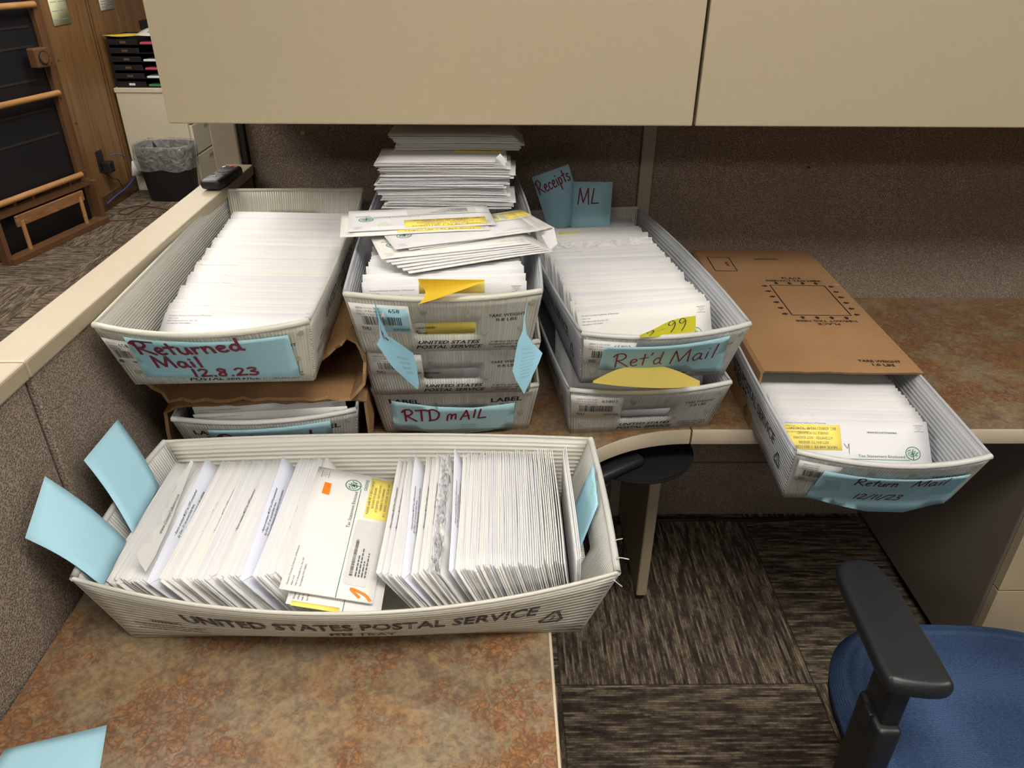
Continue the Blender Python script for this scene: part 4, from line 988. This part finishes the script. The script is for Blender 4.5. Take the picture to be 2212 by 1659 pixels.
# frayed plastic at the open right corner of the front tray
for (p, q, r_) in (((.146, .70, .862), (.160, .692, .868), .0016), ((.147, .735, .855), (.158, .732, .866), .0014), ((.140, .676, .850), (.150, .668, .846), .0012)):
    b = B(); P, Q = INV @ Vector(p), INV @ Vector(q); tube(b, [P, (P+Q)/2+Vector((.001, .002, .001)), Q], [r_]*4+[r_*.5]*9, 5); mk('frayed_strand', b, 'bu', BT)

# ------------------------------------------------------------------ chair
t = thing('office_chair', 'blue mesh office chair with black adjustable armrests at lower right', 'chair', (.795, .715, 0), R(-2))
b = B(); n = 48; rings = []
def sq(a, rx, ry, p=3.0):
    c, s = math.cos(a), math.sin(a); return (rx*math.copysign(abs(c)**(2/p), c), ry*math.copysign(abs(s)**(2/p), s))
for rx, ry, z in ((.05, .05, .478), (.14, .13, .480), (.20, .19, .481), (.235, .222, .476), (.252, .238, .460), (.250, .236, .440), (.23, .21, .425), (.05, .05, .42)):
    rings.append([b.verts.new((*sq(2*PI*k/n, rx, ry), z-.012*(abs(sq(2*PI*k/n, rx, ry)[0])/.25)**0*0)) for k in range(n)])
for a, c in zip(rings, rings[1:]):
    for k in range(n): b.faces.new((a[(k+1) % n], a[k], c[k], c[(k+1) % n]))
b.faces.new(rings[0][::1]); b.faces.new(rings[-1][::-1]); bmesh.ops.recalc_face_normals(b, faces=b.faces[:])
mk('seat', b, 'seat', t, 2)
b = B(); rings = []
for rx, ry, z in ((.245, .232, .437), (.248, .235, .428), (.20, .18, .405), (.05, .05, .40)):
    rings.append([b.verts.new((*sq(2*PI*k/n, rx, ry), z)) for k in range(n)])
for a, c in zip(rings, rings[1:]):
    for k in range(n): b.faces.new((a[(k+1) % n], a[k], c[k], c[(k+1) % n]))
b.faces.new(rings[-1][::-1]); bmesh.ops.recalc_face_normals(b, faces=b.faces[:]); mk('seat_pan', b, 'blackp', t, True)
for sx in (-1, 1):
    pts = [(-.036, -.11), (.036, -.118), (.041, -.09), (.038, .02), (.037, .07), (.028, .112), (.008, .124), (-.024, .118), (-.036, .095), (-.038, .0), (-.041, -.09)]
    if sx > 0: pts = [(-x, y) for x, y in pts][::-1]
    cx, cy = sx*.226, .048
    for _ in range(2): pts = [(a[0]*(1-k)+c[0]*k, a[1]*(1-k)+c[1]*k) for a, c in zip(pts, pts[1:]+pts[:1]) for k in (.25, .75)]
    b = B(); rings = []; poly = [(cx+x*1.14, cy+y*1.05) for x, y in pts]; m_ = len(poly)
    for ins, z in ((.010, .6485), (.006, .648), (.002, .652), (0, .659), (0, .666), (.002, .672), (.006, .676), (.010, .6775)):
        ro = []
        for k in range(m_):
            d = (Vector(poly[(k+1) % m_])-Vector(poly[k-1])).normalized(); ro.append(b.verts.new((poly[k][0]-d.y*ins, poly[k][1]+d.x*ins, z)))
        rings.append(ro)
    for a, c in zip(rings, rings[1:]):
        for k in range(m_): b.faces.new((a[k], a[(k+1) % m_], c[(k+1) % m_], c[k]))
    b.faces.new(rings[0][::-1]); b.faces.new(rings[-1])
    bmesh.ops.recalc_face_normals(b, faces=b.faces[:]); ar = mk('arm_pad', b, 'soft', t, 2)
    b = B(); box(b, (sx*.232, -.015, .575), (.028, .062, .150), .006, 3); box(b, (sx*.235, -.02, .46), (.036, .075, .20), .008, 3); box(b, (sx*.15, -.02, .39), (.20, .07, .022), .006); mk('arm_post', b, 'blackp', t, True)
    b = B(); box(b, (sx*.252, -.02, .545), (.010, .022, .034), .003); mk('height_button', b, 'blackp', t)
b = B(); cyl(b, (0, 0, .10), (0, 0, .40), .028); cyl(b, (0, 0, .08), (0, 0, .13), .045); mk('gas_column', b, 'blackp', t, True)
for k in range(5):
    a = 2*PI*k/5+.3; b = B(); tube(b, [(0, 0, .095), (.15*math.cos(a), .15*math.sin(a), .095), (.29*math.cos(a), .29*math.sin(a), .072)], .02, 8); lg = mk('leg', b, 'blackp', t, True)
    b = B(); x, y = .29*math.cos(a), .29*math.sin(a); cyl(b, (x-.02, y, .028), (x+.02, y, .028), .028); mk('caster', b, 'blackp', lg, True)

# ------------------------------------------------------------------ things on and beyond the low partition
t = thing('remote_control', 'black remote control lying on the partition cap by the back corner', 'remote', (-.5955, 1.622, 1.0805), R(-5))
b = B(); box(b, (0, 0, .013), (.044, .128, .021), .008, 4); mk('body', b, 'blackp', t, True)
b = B(); cyl(b, (0, .012, .0232), (0, .012, .0242), .014, seg=24); mk('ring_pad', b, 'dark', t, True)
for x, y, c in ((-.013, .045, 'white'), (.0, .050, 'redb'), (.013, .045, 'redb'), (-.012, -.015, 'dark'), (.0, -.02, 'chrome'), (.012, -.015, 'dark'), (0, -.034, 'chrome')):
    b = B(); cyl(b, (x, y, .0230), (x, y, .0246), .0034, seg=12); mk('button', b, c, t)
t = thing('push_pin', 'yellow push pin high on the left back fabric panel', 'pin', (-.457, YW, 1.150))
b = B(); cyl(b, (0, -.0005, 0), (0, -.004, 0), .0045, seg=14); cyl(b, (0, -.004, 0), (0, -.012, 0), .0028, .0036, 14); mk('head', b, 'notep', t, True)
t = thing('push_pin', 'tiny dark pin stuck in the right back fabric panel', 'pin', (.743, YW, 1.074)); b = B(); cyl(b, (0, 0, 0), (0, -.004, 0), .003, .002, 12); mk('head', b, 'dark', t, True)
# file cabinet
t = thing('file_cabinet', 'cream file cabinet against the wood wall at upper left', 'cabinet', (-2.60, 5.41, 0))
b = B(); b2(b, (0, 0, 0), (.44, .75, .665), .006); b2(b, (-.004, -.006, .665), (.47, .756, .695), .004); mk('body', b, 'cream', t)
for z0, z1 in ((.05, .24), (.25, .45), (.46, .655)):
    b = B(); b2(b, (.44, .02, z0), (.462, .73, z1), .005); dr = mk('drawer', b, 'cream', t)
    b = B(); b2(b, (.4622, .24, z1-.06), (.4632, .50, z1-.035)); mk('handle_recess', b, 'trimg', dr)
# letter organizer on it
t = thing('letter_organizer', 'black six-tier letter organizer on the cream file cabinet', 'organizer', (-2.585, 5.43, .6955))
b = B(); b2(b, (0, .0, 0), (.008, .30, .315)); b2(b, (.32, .0, 0), (.328, .30, .315)); b2(b, (0, .295, 0), (.328, .30, .315)); mk('frame', b, 'blackm', t)
for k in range(6):
    b = B(); z = .004+.052*k; b2(b, (.008, .0, z), (.32, .29, z+.004)); b2(b, (.008, -.004, z), (.20, .0, z+.034), .003); sh = mk('shelf', b, 'blackm', t)
    if k < 6:
        c = B(); b2(c, (.085, -.0055, z+.010), (.125, -.0042, z+.024)); mk('label_holder', c, 'chrome' if k else 'lab', sh)
for k, (m_, lab) in enumerate((('greenp', 'green folder on the lowest shelf of the black organizer'), ('white', 'white papers on the second shelf of the black organizer'), ('pink', 'pink papers on the third shelf of the black organizer'), ('white', 'white papers on the fourth shelf of the black organizer'), ('pink', 'magenta folder on the top shelf of the black organizer'))):
    b = B(); z = .7045+.052*k+(.052 if k == 4 else 0); b2(b, (-2.37, 5.424, z), (-2.268, 5.70, z+.012), .002); tag(mk('paper_stack', b, m_), lab, 'papers')
quad_paper('document', ((-2.40, 5.44, 1.0155), (-2.20, 5.44, 1.012), (-2.20, 5.74, 1.034), (-2.42, 5.74, 1.040)), 'lab', 'printed white document lying on the organizer, partly on the yellow folder', 'paper', .004, lambda b, f: [patch(b, f, rect(.25+.2*k, .3, .4+.2*k, .75), 1, .0005) for k in range(3)], ('faint',))
b = B(); sheet(b, [(-.18, -.02), (.02, -.05), (.09, .0), (.11, .16), (-.10, .19)], lambda u, v, o: Vector((-2.43+u, 5.46+v, 1.0140+.004*math.sin(u*20)+.006*max(0, .05-v)+o)), .0015, (), .04); tag(mk('yellow_folder', b, 'note'), 'crumpled yellow folder on top of the black organizer', 'folder')
# waste bin
t = thing('waste_bin', 'black waste bin with clear bag in front of the file cabinet', 'bin', (-2.275, 5.24, 0))
b = B(); rings = []; n = 32
for k, (rx, ry, z) in enumerate(((.150, .105, 0), (.152, .107, .004), (.185, .135, .36), (.190, .140, .365), (.184, .134, .365), (.150, .104, .01))):
    rings.append([b.verts.new((*sq(2*PI*i/n, rx, ry, 3.4), z)) for i in range(n)])
for a, c in zip(rings, rings[1:]):
    for i in range(n): b.faces.new((a[i], a[(i+1) % n], c[(i+1) % n], c[i]))
b.faces.new(rings[0][::-1]); b.faces.new(rings[-1]); mk('body', b, 'blackp', t, True)
b = B(); rings = []; r = random.Random(2)
for rx, ry, z, j in ((.166, .116, .16, 0), (.176, .126, .27, .002), (.182, .132, .368, .003), (.192, .142, .374, .004), (.198, .147, .35, .006), (.196, .144, .27, .008), (.190, .138, .215, .006)):
    rings.append([b.verts.new((sq(2*PI*i/n, rx, ry, 3.4)[0]+r.uniform(-j, j)*1.4, sq(2*PI*i/n, rx, ry, 3.4)[1]+r.uniform(-j, j)*1.4, z+r.uniform(-j, j)*1.5)) for i in range(n)])
for a, c in zip(rings, rings[1:]):
    for i in range(n): b.faces.new((a[i], a[(i+1) % n], c[(i+1) % n], c[i]))
o = mk('bag_liner', b, 'liner', t, 2); o['label'] = 'clear plastic bag folded over the rim'
# notices, outlet, cords on the wood wall
def notice(label, y, z, w, h, mat, yaw_rows):
    b = B(); fn = flat((-2.6165, y, z), (0, 1, 0), (0, 0, 1)); fn2 = lambda u, v, o: fn(u, v, 0)+Vector((.0006+o, 0, 0))
    sheet(b, rect(0, 0, w, h), fn2, .0006, (), .1); yaw_rows(b, fn2, w, h); tag(mk('wall_notice', b, [mat, 'faint']), label, 'notice')
def rows1(b, f, w, h):
    for k in range(5):
        for q in range(2): patch(b, f, rect(w*(.08+.46*q), h*(.1+.17*k), w*(.46+.46*q), h*(.11+.17*k)), 1, .0008)
def rows2(b, f, w, h):
    for k in range(14):
        for q in range(2): patch(b, f, rect(w*(.08+.46*q), h*(.06+.06*k), w*(.46+.44*q), h*(.075+.06*k)), 1, .0008)
notice('pale yellow notice pinned on the wood wall near the black frame', 4.90, 1.112, .20, .28, 'cream2', rows1)
notice('white printed notice on the wood wall at the top left', 5.52, 1.155, .20, .28, 'lab', rows2)
b = B(); b2(b, (-2.6185, 6.06, 1.0), (-2.595, 6.5, 1.058), .003); tag(mk('wall_plaque', b, 'blackm'), 'black rectangular plaque on the wood wall beside the overhead cabinet', 'plaque')
t = thing('wall_outlet', 'dark power outlet low on the wood wall with an adapter plugged in', 'outlet', (-2.619, 5.02, .30)); b = B(); b2(b, (0, -.04, -.06), (.008, .04, .07), .003); mk('cover_plate', b, 'blackp', t)
t = thing('power_adapter', 'black plug-in power adapter in the outlet on the wood wall', 'adapter', (-2.6105, 5.035, .262)); b = B(); b2(b, (0, -.032, -.035), (.055, .032, .035), .006); mk('body', b, 'blackp', t)
b = B(); tube(b, [(0, 0, -.03), (.01, .05, -.09), (.005, .13, -.12), (.01, .16, -.20)], .003, 6); mk('cord', b, 'blackp', t, True)
b = B(); tube(b, [(-2.57, 5.06, .33), (-2.57, 5.18, .31), (-2.56, 5.34, .22), (-2.57, 5.36, .14), (-2.58, 5.24, .085), (-2.59, 5.06, .065), (-2.585, 4.90, .055)], .0035, 6); c = mk('network_cable', b, 'bluec', None, True); tag(c, 'thin blue cable looping down along the wood wall baseboard', 'cable')
t = thing('cable_tag', 'white paper tag hanging on the cable by the waste bin', 'tag', (-2.545, 5.33, .125)); b = B(); sheet(b, rect(-.045, 0, .045, .10), flat((0, 0, 0), (.5, .86, -.25), (.1, .2, .95)), .001, (), .05); mk('body', b, 'lab', t)
b = B(); tube(b, [(-2.53, 4.70, .005), (-2.40, 4.72, .005), (-2.22, 4.80, .005), (-2.18, 4.90, .005), (-2.30, 4.98, .005), (-2.46, 5.02, .006), (-2.52, 4.9, .005), (-2.44, 4.84, .006), (-2.40, 5.1, .006)], .005, 6)
tag(mk('extension_cord', b, 'brownc', None, True), 'brown cord looped on the carpet beside the black framed stand', 'cord')
# black framed rolling stand at far left; s runs along it, z up
A_, D_ = Vector((-2.707, 3.949, 0)), Vector((.2102, .9777, 0)); N_ = Vector((D_.y, -D_.x, 0))
t = thing('framed_stand', 'tall black panelled stand with bronze frame and wood rails at upper left', 'stand', (0, 0, 0))
def sp_(s, z, d=0): return A_+D_*s+N_*d+Vector((0, 0, z))
RM = Matrix((D_, -N_, Vector((0, 0, 1)))).transposed()
def sbox(bm, s0, s1, z0, z1, d0, d1, bev=.003):
    box(bm, sp_((s0+s1)/2, (z0+z1)/2, (d0+d1)/2), (s1-s0, d1-d0, z1-z0), bev, 2, RM); return bm
def upper(z): return .02*(z-.3)
b = B(); sbox(b, -.9, .70, .30, 1.66, -.055, -.035); mk('black_panel', b, 'blackm', t)
for z in (.56, .70, .86, 1.03, 1.13):
    b = B(); sbox(b, -.9, .66, z, z+.012, -.036, -.032, .001); mk('panel_batten', b, 'dark', t)
for s0, s1, d in ((.695, .735, .0), (.765, .790, -.03)):
    b = B(); sbox(b, s0, s1, .27, 1.66, d-.03, d); mk('upright', b, 'bronze', t)
b = B(); sbox(b, -.9, -.86, .27, 1.66, -.03, 0); mk('upright', b, 'bronze', t)
b = B(); sbox(b, .735, .767, .27, 1.66, -.055, -.045); mk('side_panel', b, 'wooddk', t)
for z, s1 in ((1.243, .70), (.785, .70), (.315, .70)):
    b = B(); cyl(b, sp_(-.9, z, .008), sp_(s1, z, .008), .017, seg=14); mk('rail', b, 'rail', t, True)
for s, z in ((.715, 1.23), (.715, .76), (.715, .325), (.745, .325), (.778, .95), (.778, .45), (.778, .60)):
    b = B(); cyl(b, sp_(s, z, -.001), sp_(s, z, .005), .008, seg=10); mk('bolt', b, 'bronze', t, True)
e = B(); sbox(e, .555, .655, .935, 1.035, .0, .055, .008); hs = mk('lock_box', e, 'bronze', t)
b = B(); cyl(b, sp_(.607, .985, .055), sp_(.607, .985, .060), .036, seg=28); mk('emblem_rim', b, 'dark', hs, True)
b = B(); cyl(b, sp_(.607, .985, .060), sp_(.607, .985, .063), .029, seg=28); mk('emblem', b, 'bronze', hs, True)
b = B(); sbox(b, .655, .70, .95, .975, .01, .03); sbox(b, .68, .70, .915, .99, .0, .02); mk('bracket', b, 'bronze', t)
# lower frame
b = B(); sbox(b, -.9, .775, .235, .275, -.03, .0); mk('frame_rail', b, 'bronze', t)
b = B(); sbox(b, -.02, .775, .0, .036, -.01, .06); mk('frame_rail', b, 'bronze', t)
for s0, s1 in ((-.03, .0), (.755, .785)):
    b = B(); sbox(b, s0, s1, .0, .265, -.02, .035); mk('upright', b, 'bronze', t)
b = B(); sbox(b, -.9, .76, .02, .24, -.06, -.05); mk('black_panel', b, 'blackm', t)
b = B(); sbox(b, .12, .66, .170, .230, .005, .02); mk('grained_plate', b, 'plate', t)
for s in (.155, .625):
    b = B(); cyl(b, sp_(s, .03, .018), sp_(s, .20, .018), .012, seg=12); mk('post', b, 'rail', t, True)
for s in (.165, .30, .60):
    b = B(); cyl(b, sp_(s, .265, -.005), sp_(s, .305, .0), .008, seg=10); mk('bolt', b, 'bronze', t, True)
for s in (.02, .70, -.8):
    b = B(); cyl(b, sp_(s, .0, -.04), sp_(s, .03, -.04), .014, seg=10); mk('foot', b, 'blackp', t, True)
print('ENVELOPES', ENVN[0])
